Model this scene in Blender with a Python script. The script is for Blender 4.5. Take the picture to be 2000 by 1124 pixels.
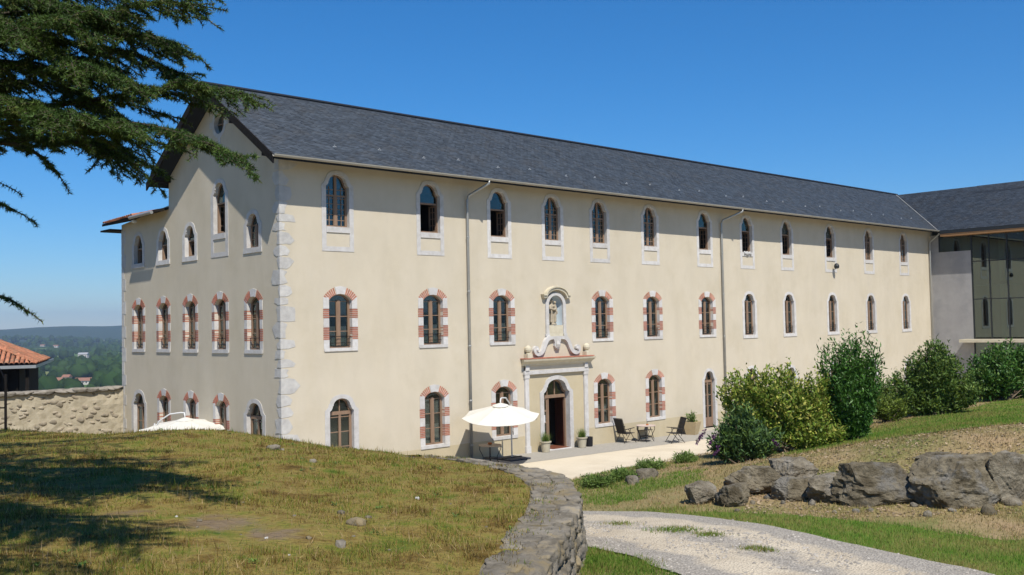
import bpy, bmesh, math, random
import numpy as np
from mathutils import Vector, Matrix, noise as mnoise
from mathutils.geometry import delaunay_2d_cdt

for o in list(bpy.data.objects): bpy.data.objects.remove(o)
scene = bpy.context.scene
COL = scene.collection
random.seed(7); rng = np.random.default_rng(7)
PI = math.pi

# ---------------------------------------------------------------- camera
CAM = np.array([-17.0815, -29.3174, 5.2]); FPX = 1951.45
yaw, pit, rol = 0.755725, 0.037624, -0.020061
fw = np.array([math.cos(pit)*math.sin(yaw), math.cos(pit)*math.cos(yaw), math.sin(pit)])
_r = np.array([math.cos(yaw), -math.sin(yaw), 0]); _u = np.cross(_r, fw)
RT = _r*math.cos(rol)+_u*math.sin(rol); UP = -_r*math.sin(rol)+_u*math.cos(rol)
RH = np.array([math.cos(yaw), -math.sin(yaw)]); FH = np.array([math.sin(yaw), math.cos(yaw)])
cam_d = bpy.data.cameras.new('camera'); cam = bpy.data.objects.new('camera', cam_d); COL.objects.link(cam)
cam_d.sensor_width = 36; cam_d.lens = FPX/2000*36; cam_d.clip_start = .05; cam_d.clip_end = 20000
cam.matrix_world = Matrix(((RT[0], UP[0], -fw[0], CAM[0]), (RT[1], UP[1], -fw[1], CAM[1]), (RT[2], UP[2], -fw[2], CAM[2]), (0, 0, 0, 1)))
scene.camera = cam

# ---------------------------------------------------------------- sky, sun, exposure
SUN = Vector((.66, 1.53, -2.35)).normalized()          # direction the light travels
elev = math.asin(-SUN.z); azim = math.atan2(-SUN.x, -SUN.y)
world = bpy.data.worlds.new('World'); scene.world = world; world.use_nodes = True
wn = world.node_tree.nodes; wl = world.node_tree.links
sky = wn.new('ShaderNodeTexSky'); sky.sky_type = 'NISHITA'; sky.sun_disc = False
sky.sun_elevation = elev; sky.sun_rotation = azim; sky.altitude = 8000; sky.air_density = 3.0; sky.dust_density = 0; sky.ozone_density = 10.0
hsv = wn.new('ShaderNodeHueSaturation'); hsv.inputs['Saturation'].default_value = 1.2; wl.new(sky.outputs[0], hsv.inputs['Color'])
wl.new(hsv.outputs[0], wn['Background'].inputs[0]); wn['Background'].inputs[1].default_value = .088
sl = bpy.data.lights.new('sun', 'SUN'); sl.energy = 4.6; sl.angle = math.radians(.53); sl.color = (1, .95, .87)
so = bpy.data.objects.new('sun', sl); COL.objects.link(so); so.location = (-20, -40, 60)
so.rotation_euler = SUN.to_track_quat('-Z', 'Y').to_euler()
vs = scene.view_settings; vs.view_transform = 'Standard'; vs.look = 'None'; vs.exposure = .45; vs.gamma = 1; vs.use_curve_mapping = False

# ---------------------------------------------------------------- pixel helpers (photo pixels -> directions)
def ray(x, y): return RT*(x-1000)/FPX+UP*(562-y)/FPX+fw
def at(x, y, t): return CAM+ray(x, y)*t
def hit(x, y, ax, val):
    v = ray(x, y); return CAM+v*(val-CAM[ax])/v[ax]
def ld(P): v = np.asarray(P)[..., :2]-CAM[:2]; return v@RH, v@FH
def wxy(l, d): return CAM[0]+l*RH[0]+d*FH[0], CAM[1]+l*RH[1]+d*FH[1]
def sstep(t): t = np.clip(t, 0, 1); return t*t*(3-2*t)

# ---------------------------------------------------------------- mesh helpers
def link(o, parent=None):
    COL.objects.link(o)
    if parent: o.parent = parent
    return o
def tag(o, label=None, cat=None, group=None, kind=None):
    if label: o['label'] = label
    if cat: o['category'] = cat
    if group: o['group'] = group
    if kind: o['kind'] = kind
    return o
def empty(name, loc=(0, 0, 0), rz=0, label=None, cat=None, group=None):
    o = bpy.data.objects.new(name, None); o.empty_display_size = .2; link(o); o.location = loc; o.rotation_euler = (0, 0, rz)
    return tag(o, label, cat, group)
def npmesh(name, V, F, m, parent=None, smooth=False):
    V = np.asarray(V, np.float32); F = np.asarray(F, np.int32); k = F.shape[1]
    me = bpy.data.meshes.new(name); me.vertices.add(len(V)); me.vertices.foreach_set('co', V.ravel())
    me.loops.add(F.size); me.loops.foreach_set('vertex_index', F.ravel())
    me.polygons.add(len(F)); me.polygons.foreach_set('loop_start', np.arange(0, F.size, k, dtype=np.int32))
    if smooth: me.polygons.foreach_set('use_smooth', np.ones(len(F), bool))
    me.update(calc_edges=True); me.validate()
    if m: me.materials.append(m)
    return link(bpy.data.objects.new(name, me), parent)
class MB:
    def __init__(s): s.v = []; s.f = []
    def add(s, vs, fs):
        b = len(s.v); s.v += [tuple(map(float, p)) for p in vs]; s.f += [tuple(i+b for i in f) for f in fs]; return s
    def box(s, x0, x1, y0, y1, z0, z1, M=None):
        vs = [(x, y, z) for z in (z0, z1) for y in (y0, y1) for x in (x0, x1)]
        if M is not None: vs = [M@Vector(p) for p in vs]
        return s.add(vs, [(0, 2, 3, 1), (4, 5, 7, 6), (0, 1, 5, 4), (2, 6, 7, 3), (0, 4, 6, 2), (1, 3, 7, 5)])
    def bar(s, a, b, w, h, up=(0, 0, 1)):
        a = Vector(a); b = Vector(b); d = (b-a); L = d.length; d.normalize(); u = Vector(up)
        if abs(d.dot(u)) > .98: u = Vector((1, 0, 0))
        sd = d.cross(u).normalized(); u = sd.cross(d)
        vs = [p+sd*i*w/2+u*j*h/2 for p in (a, b) for j in (-1, 1) for i in (-1, 1)]
        return s.add(vs, [(0, 1, 3, 2), (4, 6, 7, 5), (0, 4, 5, 1), (2, 3, 7, 6), (0, 2, 6, 4), (1, 5, 7, 3)])
    def prism(s, poly, y0, y1):          # polygon in (x, z), extruded along y
        n = len(poly); vs = [(x, y0, z) for x, z in poly]+[(x, y1, z) for x, z in poly]
        return s.add(vs, [tuple(range(n)), tuple(range(2*n-1, n-1, -1))]+[((i+1) % n, i, i+n, (i+1) % n+n) for i in range(n)])
    def ring(s, outer, inner, y0, y1, closed=False, yb=None):   # band between two (x,z) outlines of equal length
        n = len(outer); yb = y1 if yb is None else yb
        vs = [(x, y0, z) for x, z in outer]+[(x, y0, z) for x, z in inner]+[(x, yb, z) for x, z in outer]+[(x, y1, z) for x, z in inner]
        fs = []
        for i in range(n if closed else n-1):
            j = (i+1) % n
            fs += [(i, j, n+j, n+i), (n+i, n+j, 3*n+j, 3*n+i), (j, i, 2*n+i, 2*n+j), (2*n+i, 3*n+i, 3*n+j, 2*n+j)]
        if not closed: fs += [(0, n, 3*n, 2*n), (n-1, 3*n-1, 4*n-1, 2*n-1)]
        return s.add(vs, fs)
    def tube(s, path, rad, n=8, cap=True):
        path = [Vector(p) for p in path]; rad = rad if hasattr(rad, '__len__') else [rad]*len(path)
        b = len(s.v); prev = None; vs = []
        for i, p in enumerate(path):
            t = (path[min(i+1, len(path)-1)]-path[max(i-1, 0)]).normalized()
            if prev is None:
                a = Vector((0, 0, 1)) if abs(t.z) < .9 else Vector((1, 0, 0)); u = t.cross(a).normalized()
            else: u = (prev-t*prev.dot(t)).normalized()
            prev = u; w = t.cross(u)
            vs += [p+(u*math.cos(2*PI*k/n)+w*math.sin(2*PI*k/n))*rad[i] for k in range(n)]
        fs = [(i*n+k, i*n+(k+1) % n, (i+1)*n+(k+1) % n, (i+1)*n+k) for i in range(len(path)-1) for k in range(n)]
        if cap: fs += [tuple(range(n-1, -1, -1)), tuple((len(path)-1)*n+k for k in range(n))]
        return s.add(vs, fs)
    def lathe(s, prof, c=(0, 0, 0), n=16):
        vs = [(c[0]+r*math.cos(2*PI*k/n), c[1]+r*math.sin(2*PI*k/n), c[2]+z) for r, z in prof for k in range(n)]
        fs = [(i*n+k, i*n+(k+1) % n, (i+1)*n+(k+1) % n, (i+1)*n+k) for i in range(len(prof)-1) for k in range(n)]
        fs += [tuple(range(n-1, -1, -1)), tuple((len(prof)-1)*n+k for k in range(n))]
        return s.add(vs, fs)
    def build(s, name, m, parent=None, smooth=False, bevel=0):
        me = bpy.data.meshes.new(name); me.from_pydata(s.v, [], s.f); me.update()
        if bevel:
            bm = bmesh.new(); bm.from_mesh(me); bmesh.ops.bevel(bm, geom=bm.edges[:], offset=bevel, segments=1, affect='EDGES'); bm.to_mesh(me); bm.free()
        if smooth:
            for p in me.polygons: p.use_smooth = True
        if m: me.materials.append(m)
        return link(bpy.data.objects.new(name, me), parent)
def copy_tree(o, parent=None):
    c = o.copy(); COL.objects.link(c); c.parent = parent
    for ch in o.children: copy_tree(ch, c)
    return c

# ---------------------------------------------------------------- materials
def mat(name, c1, c2=None, scale=3.0, rough=.85, bump=0, bscale=25, island=0, objrand=0, metal=0, spec=.3, c3=None, s3=.4, k3=.5, sheen=0, transl=0, squash=None, contrast=.2, k=.76, bd=.02):
    c1, c2, c3 = [tuple(q*k for q in c) if c else None for c in (c1, c2, c3)]
    m = bpy.data.materials.new(name); m.use_nodes = True; N = m.node_tree.nodes; L = m.node_tree.links
    p = N['Principled BSDF']; p.inputs['Roughness'].default_value = rough; p.inputs['Metallic'].default_value = metal
    p.inputs['Specular IOR Level'].default_value = spec
    geo = N.new('ShaderNodeNewGeometry'); vec = geo.outputs['Position']
    if squash:
        mp = N.new('ShaderNodeMapping'); mp.inputs['Scale'].default_value = squash; L.new(vec, mp.inputs[0]); vec = mp.outputs[0]
    def noi(sc, det=6, ro=.6):
        n = N.new('ShaderNodeTexNoise'); n.inputs['Scale'].default_value = sc; n.inputs['Detail'].default_value = det; n.inputs['Roughness'].default_value = ro
        L.new(vec, n.inputs['Vector']); return n.outputs['Fac']
    def mix(f, a, b, mode='MIX'):
        x = N.new('ShaderNodeMix'); x.data_type = 'RGBA'; x.blend_type = mode
        if isinstance(f, (int, float)): x.inputs[0].default_value = f
        else: L.new(f, x.inputs[0])
        for s_, q in ((6, a), (7, b)):
            if isinstance(q, tuple): x.inputs[s_].default_value = (*q, 1)
            else: L.new(q, x.inputs[s_])
        return x.outputs[2]
    def rng_(src, a, b, c, d):
        r = N.new('ShaderNodeMapRange'); L.new(src, r.inputs[0])
        for i, q in enumerate((a, b, c, d)): r.inputs[i+1].default_value = q
        return r.outputs[0]
    col = c1
    if c2: col = mix(rng_(noi(scale), .5-contrast, .5+contrast, 0, 1), c1, c2)
    if c3: col = mix(rng_(noi(s3, 8, .65), .5, .62, 0, k3), col, c3)
    if island:
        v = rng_(geo.outputs['Random Per Island'], 0, 1, 1-island, 1+island)
        g = N.new('ShaderNodeCombineColor')
        for i in range(3): L.new(v, g.inputs[i])
        col = mix(1.0, col, g.outputs[0], 'MULTIPLY')
    if objrand:
        oi = N.new('ShaderNodeObjectInfo'); v = rng_(oi.outputs['Random'], 0, 1, 1-objrand, 1+objrand)
        g = N.new('ShaderNodeCombineColor')
        for i in range(3): L.new(v, g.inputs[i])
        col = mix(1.0, col, g.outputs[0], 'MULTIPLY')
    if isinstance(col, tuple): p.inputs['Base Color'].default_value = (*col, 1)
    else: L.new(col, p.inputs['Base Color'])
    if bump:
        b = N.new('ShaderNodeBump'); b.inputs['Strength'].default_value = bump; b.inputs['Distance'].default_value = bd
        L.new(noi(bscale, 8, .7), b.inputs['Height']); L.new(b.outputs[0], p.inputs['Normal'])
    if transl:
        t = N.new('ShaderNodeBsdfTranslucent'); ms = N.new('ShaderNodeMixShader'); ms.inputs[0].default_value = transl
        if isinstance(col, tuple): t.inputs[0].default_value = (*col, 1)
        else: L.new(col, t.inputs[0])
        L.new(p.outputs[0], ms.inputs[1]); L.new(t.outputs[0], ms.inputs[2]); L.new(ms.outputs[0], N['Material Output'].inputs[0])
    return m
def glass_mat(name, tint=(.75, .8, .8), base=.05, scale=.9):
    m = bpy.data.materials.new(name); m.use_nodes = True; N = m.node_tree.nodes; L = m.node_tree.links
    N.remove(N['Principled BSDF'])
    tr = N.new('ShaderNodeBsdfTransparent'); tr.inputs[0].default_value = (*tint, 1)
    gl = N.new('ShaderNodeBsdfGlossy'); gl.inputs['Roughness'].default_value = .015; gl.inputs[0].default_value = (.82, .95, .92, 1)
    lw = N.new('ShaderNodeLayerWeight'); lw.inputs[0].default_value = .5           # Schlick-style reflectance, same from both faces
    pw = N.new('ShaderNodeMath'); pw.operation = 'POWER'; L.new(lw.outputs['Facing'], pw.inputs[0]); pw.inputs[1].default_value = 5
    mu = N.new('ShaderNodeMath'); mu.operation = 'MULTIPLY_ADD'; mu.use_clamp = True; mu.inputs[1].default_value = scale; mu.inputs[2].default_value = base; L.new(pw.outputs[0], mu.inputs[0])
    mx = N.new('ShaderNodeMixShader'); L.new(mu.outputs[0], mx.inputs[0]); L.new(tr.outputs[0], mx.inputs[1]); L.new(gl.outputs[0], mx.inputs[2])
    L.new(mx.outputs[0], N['Material Output'].inputs[0]); return m

MT = dict(
    stucco=mat('stucco', (.675, .595, .45), (.715, .635, .495), .8, .92, .35, 45, c3=(.63, .55, .405), s3=.55, k3=.5, spec=.1),
    panel=mat('stucco_panel', (.56, .44, .22), (.62, .50, .28), 2, .92, .2, 60, spec=.1),
    plinth=mat('stucco_plinth', (.57, .48, .31), (.63, .54, .37), 1.2, .92, .25, 50, spec=.1),
    white=mat('white_stone', (.74, .72, .69), (.60, .575, .54), 5, .85, .3, 35, objrand=.09, c3=(.55, .51, .45), s3=3, k3=.5, spec=.2),
    quoin=mat('quoin_stone', (.70, .68, .63), (.52, .50, .47), 4, .9, .5, 18, objrand=.07, spec=.15),
    cream=mat('cream_stone', (.74, .68, .52), (.62, .55, .40), 4, .88, .3, 30, spec=.15),
    brick=mat('red_brick', (.44, .15, .095), (.55, .24, .16), 14, .9, .3, 60, objrand=.14, spec=.15),
    brickj=mat('red_brick_far', (.44, .15, .095), (.55, .24, .16), 14, .9, .3, 60, island=.14, spec=.15),
    mortar=mat('mortar', (.80, .72, .60), (.72, .64, .52), 9, .95, .3, 50, spec=.1),
    wood=mat('brown_wood', (.26, .165, .105), (.33, .22, .145), 9, .6, .15, 40, squash=(1, 1, .2)),
    woodred=mat('red_brown_wood', (.17, .055, .03), (.24, .09, .05), 7, .5, .1, 40),
    darkwood=mat('dark_wood', (.014, .012, .011), (.026, .022, .019), 6, .85, .2, 30, spec=.1),
    iron=mat('black_iron', (.02, .02, .022), None, 3, .5, metal=.4),
    glass=glass_mat('window_glass', (.58, .61, .60), .085, .9),
    wingglass=glass_mat('wing_glass', (.26, .36, .33), .15, .7),
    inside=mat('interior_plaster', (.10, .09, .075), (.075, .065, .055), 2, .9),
    curtain=mat('curtain', (.78, .77, .74), (.7, .69, .67), 6, .9, transl=.3),
    slate=mat('slate', (.048, .060, .076), (.068, .082, .100), 2.2, .55, .3, 40, island=.26, c3=(.07, .07, .07), s3=1.2, k3=.5, spec=.45),
    deck=mat('roof_deck', (.028, .033, .042), None, 3, .8, spec=.1),
    zinc=mat('zinc', (.42, .43, .42), (.52, .52, .49), 5, .45, metal=.5, spec=.5),
    gutter=mat('pale_zinc', (.50, .47, .40), (.42, .40, .34), 4, .5, metal=.2),
    tile=mat('canal_tile', (.40, .14, .075), (.50, .24, .14), 6, .9, .4, 25, objrand=.3, c3=(.22, .17, .11), s3=2.5, k3=.7, spec=.1),
    tilej=mat('canal_tile_far', (.40, .14, .075), (.50, .24, .14), 6, .9, .4, 25, island=.3, c3=(.22, .17, .11), s3=2.5, k3=.7, spec=.1),
    concrete=mat('grey_concrete', (.36, .35, .345), (.43, .42, .41), 1.3, .85, .15, 40, c3=(.31, .31, .31), s3=.7, k3=.6),
    timber=mat('orange_timber', (.40, .21, .085), (.48, .27, .12), 5, .6),
    dark=mat('dark_metal', (.03, .034, .036), None, 3, .5),
    nichepaint=mat('pale_blue_paint', (.62, .70, .74), (.55, .64, .69), 4, .85, .1, 40),
    statue=mat('statue_stone', (.50, .43, .32), (.34, .28, .19), 7, .85, .4, 30),
    canvas=mat('parasol_canvas', (.74, .72, .65), (.72, .70, .63), 3, .9, .05, 80, transl=.3, k=1),
    whitepaint=mat('white_paint', (.75, .75, .73), None, 3, .5),
    slabst=mat('parasol_weight', (.055, .06, .075), (.08, .085, .10), 6, .7),
    tabletop=mat('table_mosaic', (.36, .27, .19), (.5, .4, .3), 30, .6),
    tabletop2=mat('table_pale', (.62, .50, .43), (.55, .44, .38), 20, .6),
    sling=mat('black_sling', (.022, .02, .02), (.035, .032, .03), 60, .7),
    alu=mat('dark_aluminium', (.03, .027, .026), None, 3, .4, metal=.6),
    pot=mat('cream_pot', (.60, .54, .40), (.50, .45, .33), 6, .85, .2, 30),
    potsq=mat('tan_planter', (.58, .46, .27), (.52, .40, .23), 6, .85, .2, 30),
    orange=mat('orange_bowl', (.55, .16, .03), None, 3, .5),
    soil=mat('soil', (.05, .035, .02), None, 3, .95),
    navy=mat('navy_sign', (.03, .035, .11), None, 3, .4),
    paper=mat('paper', (.8, .8, .8), None, 3, .7),
    black=mat('black_plastic', (.015, .015, .017), None, 3, .5),
    sand=mat('court_sand', (.74, .65, .50), (.68, .59, .44), .7, .95, .3, 90, c3=(.62, .53, .40), s3=.35, k3=.5, spec=.08),
    cgravel=mat('court_gravel', (.36, .335, .29), (.46, .43, .37), 12, .95, .8, 60, spec=.1),
    rock=mat('grey_rock', (.16, .132, .09), (.35, .305, .225), 5.0, .92, 1.0, 26, bd=.05, contrast=.14, c3=(.36, .335, .29), s3=2.6, k3=.75, objrand=.1, spec=.15),
    rockdark=mat('brown_rock', (.12, .097, .06), (.30, .255, .175), 5.0, .92, 1.0, 26, bd=.05, contrast=.14, c3=(.27, .255, .225), s3=3.2, k3=.75, objrand=.12, spec=.12),
    stone=mat('grey_wall_stone', (.16, .138, .102), (.31, .275, .22), 6, .92, 1.0, 14, contrast=.15, c3=(.29, .225, .12), s3=3.0, k3=.85, objrand=.14, spec=.12),
    walltop=mat('mossy_wall_top', (.17, .145, .105), (.29, .26, .21), 5, .95, 1.0, 16, contrast=.15, c3=(.21, .16, .06), s3=2.4, k3=.85, spec=.08),
    rubble=mat('rubble_mortar', (.56, .49, .36), (.42, .36, .25), 5, .95, .9, 14, spec=.08),
    rubstone=mat('rubble_stone', (.27, .22, .155), (.46, .40, .30), 6, .93, .6, 20, objrand=.28, spec=.1),
    coping=mat('coping', (.40, .36, .30), (.16, .14, .11), 3, .95, .7, 18, spec=.1),
    bark=mat('cedar_bark', (.05, .04, .028), (.085, .07, .05), 12, .95, .8, 30),
    needle=mat('cedar_needles', (.026, .068, .015), (.085, .135, .022), 3.5, .6, island=.4, transl=.2, spec=.25, k=1),
    needletip=mat('cedar_tips', (.12, .15, .03), (.16, .18, .05), 6, .6, island=.25, transl=.3, k=1),
    stem=mat('shrub_stem', (.10, .07, .045), (.14, .11, .07), 9, .9, k=1),
    leafdark=mat('leaf_dark_green', (.035, .10, .014), (.075, .17, .024), 3, .5, island=.4, transl=.25, spec=.4, k=1),
    leafvar=mat('leaf_variegated', (.22, .27, .035), (.09, .17, .02), 7, .55, island=.45, transl=.3, k=1),
    leafyel=mat('leaf_yellow', (.48, .44, .10), (.32, .34, .07), 7, .55, island=.3, transl=.3, k=1),
    leafbud=mat('leaf_grey_green', (.04, .09, .028), (.08, .14, .05), 4, .6, island=.35, transl=.25, k=1),
    leafgold=mat('leaf_golden_green', (.15, .19, .025), (.09, .14, .02), 4, .6, island=.35, transl=.3, k=1),
    leafolive=mat('leaf_olive_green', (.065, .125, .025), (.12, .18, .035), 3, .55, island=.4, transl=.25, k=1),
    flower=mat('purple_flower', (.10, .025, .10), (.06, .015, .06), 20, .8, island=.3, k=1),
    wildflower=mat('yellow_flower', (.70, .60, .08), None, 3, .8, k=1),
    potgrass=mat('pot_grass', (.10, .17, .03), (.16, .22, .05), 9, .6, island=.3, transl=.3, k=1),
    housewall=mat('far_house_wall', (.68, .64, .56), (.6, .56, .48), .2, .9), houseroof=mat('far_house_roof', (.34, .16, .10), (.28, .15, .10), .3, .9),
    housegrey=mat('far_house_grey', (.42, .42, .42), None, .3, .9), housewin=mat('far_house_window', (.05, .05, .06), None, .3, .4),
)

def streaks(m):      # faint rain streaks and patches in the old render
    N = m.node_tree.nodes; L = m.node_tree.links; p = N['Principled BSDF']; src = p.inputs['Base Color'].links[0].from_socket
    geo = N.new('ShaderNodeNewGeometry'); mp = N.new('ShaderNodeMapping'); mp.inputs['Scale'].default_value = (1, 1, .3); L.new(geo.outputs['Position'], mp.inputs[0])
    n = N.new('ShaderNodeTexNoise'); n.inputs['Scale'].default_value = .9; n.inputs['Detail'].default_value = 9; n.inputs['Roughness'].default_value = .66; L.new(mp.outputs[0], n.inputs['Vector'])
    r = N.new('ShaderNodeMapRange'); L.new(n.outputs['Fac'], r.inputs[0]); r.inputs[1].default_value = .36; r.inputs[2].default_value = .58; r.inputs[3].default_value = .935; r.inputs[4].default_value = 1.0
    g_ = N.new('ShaderNodeCombineColor'); [L.new(r.outputs[0], g_.inputs[i_]) for i_ in range(3)]
    x = N.new('ShaderNodeMix'); x.data_type = 'RGBA'; x.blend_type = 'MULTIPLY'; x.inputs[0].default_value = 1; L.new(src, x.inputs[6]); L.new(g_.outputs[0], x.inputs[7]); L.new(x.outputs[2], p.inputs['Base Color'])
for q_ in ('stucco', 'plinth', 'concrete', 'quoin'): streaks(MT[q_])
# grass and ground: one colour field shared by the sheet and its blades
def grass_mat(name, cols, scale, island=0, bare=None, transl=0, bump=.0, stretch=1.0, rough=.9):
    m = bpy.data.materials.new(name); m.use_nodes = True; N = m.node_tree.nodes; L = m.node_tree.links; p = N['Principled BSDF']
    p.inputs['Roughness'].default_value = rough; p.inputs['Specular IOR Level'].default_value = .12
    geo = N.new('ShaderNodeNewGeometry')
    n = N.new('ShaderNodeTexNoise'); n.inputs['Scale'].default_value = scale; n.inputs['Detail'].default_value = 7; n.inputs['Roughness'].default_value = .68; L.new(geo.outputs['Position'], n.inputs['Vector'])
    src = n.outputs['Fac']
    if island:
        a = N.new('ShaderNodeMapRange'); L.new(geo.outputs['Random Per Island'], a.inputs[0]); a.inputs[3].default_value = -island; a.inputs[4].default_value = island
        s = N.new('ShaderNodeMath'); s.operation = 'ADD'; L.new(src, s.inputs[0]); L.new(a.outputs[0], s.inputs[1]); src = s.outputs[0]
    cr = N.new('ShaderNodeValToRGB'); L.new(src, cr.inputs[0]); e = cr.color_ramp.elements
    pos = np.linspace(.28, .72, len(cols))
    e[0].position = pos[0]; e[0].color = (*cols[0], 1); e[1].position = pos[-1]; e[1].color = (*cols[-1], 1)
    for q, c in zip(pos[1:-1], cols[1:-1]): k = e.new(q); k.color = (*c, 1)
    col = cr.outputs[0]
    if bare:
        for (bx, by, bz, br, bc) in bare:
            vm = N.new('ShaderNodeVectorMath'); vm.operation = 'DISTANCE'; L.new(geo.outputs['Position'], vm.inputs[0]); vm.inputs[1].default_value = (bx, by, bz)
            n2 = N.new('ShaderNodeTexNoise'); n2.inputs['Scale'].default_value = 5.5; n2.inputs['Detail'].default_value = 9; L.new(geo.outputs['Position'], n2.inputs['Vector'])
            s2 = N.new('ShaderNodeMath'); s2.operation = 'MULTIPLY_ADD'; L.new(n2.outputs['Fac'], s2.inputs[0]); s2.inputs[1].default_value = br*2.6; L.new(vm.outputs['Value'], s2.inputs[2])
            mr = N.new('ShaderNodeMapRange'); L.new(s2.outputs[0], mr.inputs[0]); mr.inputs[1].default_value = br*1.6; mr.inputs[2].default_value = br*2.5; mr.inputs[3].default_value = .9; mr.inputs[4].default_value = 0
            x = N.new('ShaderNodeMix'); x.data_type = 'RGBA'; L.new(mr.outputs[0], x.inputs[0]); L.new(col, x.inputs[6]); x.inputs[7].default_value = (*bc, 1); col = x.outputs[2]
    L.new(col, p.inputs['Base Color'])
    if bump:
        b = N.new('ShaderNodeBump'); b.inputs['Strength'].default_value = bump; b.inputs['Distance'].default_value = .05
        n3 = N.new('ShaderNodeTexNoise'); n3.inputs['Scale'].default_value = 18; n3.inputs['Detail'].default_value = 8; L.new(geo.outputs['Position'], n3.inputs['Vector']); L.new(n3.outputs['Fac'], b.inputs['Height']); L.new(b.outputs[0], p.inputs['Normal'])
    if transl:
        t = N.new('ShaderNodeBsdfTranslucent'); L.new(col, t.inputs[0]); ms = N.new('ShaderNodeMixShader'); ms.inputs[0].default_value = transl
        L.new(p.outputs[0], ms.inputs[1]); L.new(t.outputs[0], ms.inputs[2]); L.new(ms.outputs[0], N['Material Output'].inputs[0])
    return m

# ---------------------------------------------------------------- terrain functions
class TPS:
    def __init__(s, P, z, lam=.02):
        P = np.asarray(P, float); n = len(P); s.P = P
        K = s.k(P, P)+lam*np.eye(n); Q = np.c_[np.ones(n), P]
        A = np.block([[K, Q], [Q.T, np.zeros((3, 3))]]); s.w = np.linalg.solve(A, np.r_[z, 0, 0, 0])
    def k(s, A, B):
        r2 = ((A[:, None]-B[None])**2).sum(-1); return .5*r2*np.log(r2+1e-9)
    def __call__(s, l, d):
        l = np.asarray(l, float); q = np.c_[l.ravel(), np.asarray(d, float).ravel()]
        out = np.empty(len(q))
        for i in range(0, len(q), 20000):
            b = q[i:i+20000]; out[i:i+20000] = s.k(b, s.P)@s.w[:-3]+s.w[-3]+b@s.w[-2:]
        return out.reshape(l.shape)
NS = .9
ctl = [(1140, 1000, 15.2), (1140, 1071, 11.6), (1300, 1124, 9.8), (1500, 1124, 9.9), (1800, 1124, 10), (1500, 1040, 12.3), (1400, 1010, 13.8), (1700, 1060, 11.8), (2000, 1110, 10.3),
       (1350, 985, 15), (1430, 990, 14.6), (1520, 965, 15.4), (1650, 985, 14.4), (1750, 1000, 13.8), (1900, 990, 13.9), (2000, 965, 14.5),
       (1480, 905, 18), (1560, 897, 17.4), (1700, 893, 16.6), (1850, 872, 16.4), (2000, 855, 16.4),
       (1650, 865, 20), (1700, 850, 21), (1780, 822, 24), (1850, 810, 26), (2000, 775, 30), (1450, 905, 19),
       (1400, 893, 21), (1300, 905, 20.5), (1240, 920, 19.5), (1130, 943, 18), (1200, 970, 16.5), (1300, 950, 17)]
CP = []; CZ = []
for px, py, t in ctl:
    P = at(px, py, t*NS); l, d = ld(P); CP.append((l, d)); CZ.append(P[2])
for l, d, z in ((-4, 0, 2.95), (4, 0, 2.95), (10, 1, 2.95), (3, -6, 3.0), (-4, -6, 3.0), (16, 6, 3.0), (20, 14, 3.1), (24, 26, 2.8), (-4, 12, 2.2), (-4, 18, 1.8), (-12, 12, 2), (-12, 0, 2.9)):
    CP.append((l, d)); CZ.append(z)
tps_g = TPS(CP, np.array(CZ), .02)
CR_PX = np.array([-1500, 0, 900, 1130, 1240, 1300, 1400, 1500, 1650, 1800, 2000, 2600]); CR_D = np.array([9, 10, 13, 17, 18.2, 19, 20, 22, 25.5, 28.5, 31, 34.])
def court_z(x, y): return np.clip(-.03-.0135*(x-12), -.42, .08)+.0*y
def ground_z(x, y):
    x = np.asarray(x, float); y = np.asarray(y, float)
    vx, vy = x-CAM[0], y-CAM[1]; l = vx*RH[0]+vy*RH[1]; d = vx*FH[0]+vy*FH[1]
    zp = np.clip(tps_g(np.clip(l, -16, 26), np.clip(d, -8, 32)), 1.6, 3.7)
    px = 1000+l/np.maximum(d, .5)*FPX
    cr = np.interp(px, CR_PX, CR_D)
    s = sstep((d-cr)/7.5)
    z = zp*(1-s)+court_z(x, y)*s
    r = np.hypot(np.maximum(np.maximum(-45-x, x-80), 0), np.maximum(np.maximum(-75-y, y-34), 0))
    return z-39.5*sstep(r/240)
# retaining wall: outer and inner top edges seen in the photo, on the level z = WZ
WZ = 3.45
outer_px = [(895, 891), (944, 898), (985, 903), (1019, 907), (1056, 913), (1087, 921), (1112, 933), (1127, 955), (1130, 973), (1126, 992), (1115, 1013), (1100, 1041), (1087, 1063), (1071, 1085), (1047, 1124)]
inner_px = [(885, 894), (930, 903), (960, 907), (985, 914), (1010, 924), (1028, 934), (1039, 949), (1041, 966), (1037, 982), (1028, 1000), (1012, 1018), (992, 1040), (972, 1063), (956, 1083), (935, 1124)]
OUT = [ld(hit(*q, 2, WZ)) for q in outer_px]; INN = [ld(hit(*q, 2, WZ)) for q in inner_px]
def ext(E):   # continue left along the far side, and towards the viewer
    e0 = np.array(E[0]); e1 = np.array(E[-1]); dr = (e1-np.array(E[-3])); dr /= np.linalg.norm(dr)
    return [tuple(e0+np.array((-.8, .35))), tuple(e0+np.array((-.4, .15)))]+[tuple(p) for p in E]+[tuple(e1+dr*k) for k in (1, 2.2, 3.6)]
OUT = np.array(ext(OUT)); INN = np.array(ext(INN)); MID = (OUT+INN)/2
def resample(P, step):
    P = np.asarray(P); s = np.r_[0, np.cumsum(np.linalg.norm(np.diff(P, axis=0), axis=1))]; n = max(2, int(s[-1]/step)); q = np.linspace(0, s[-1], n)
    return np.c_[np.interp(q, s, P[:, 0]), np.interp(q, s, P[:, 1])]
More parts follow.
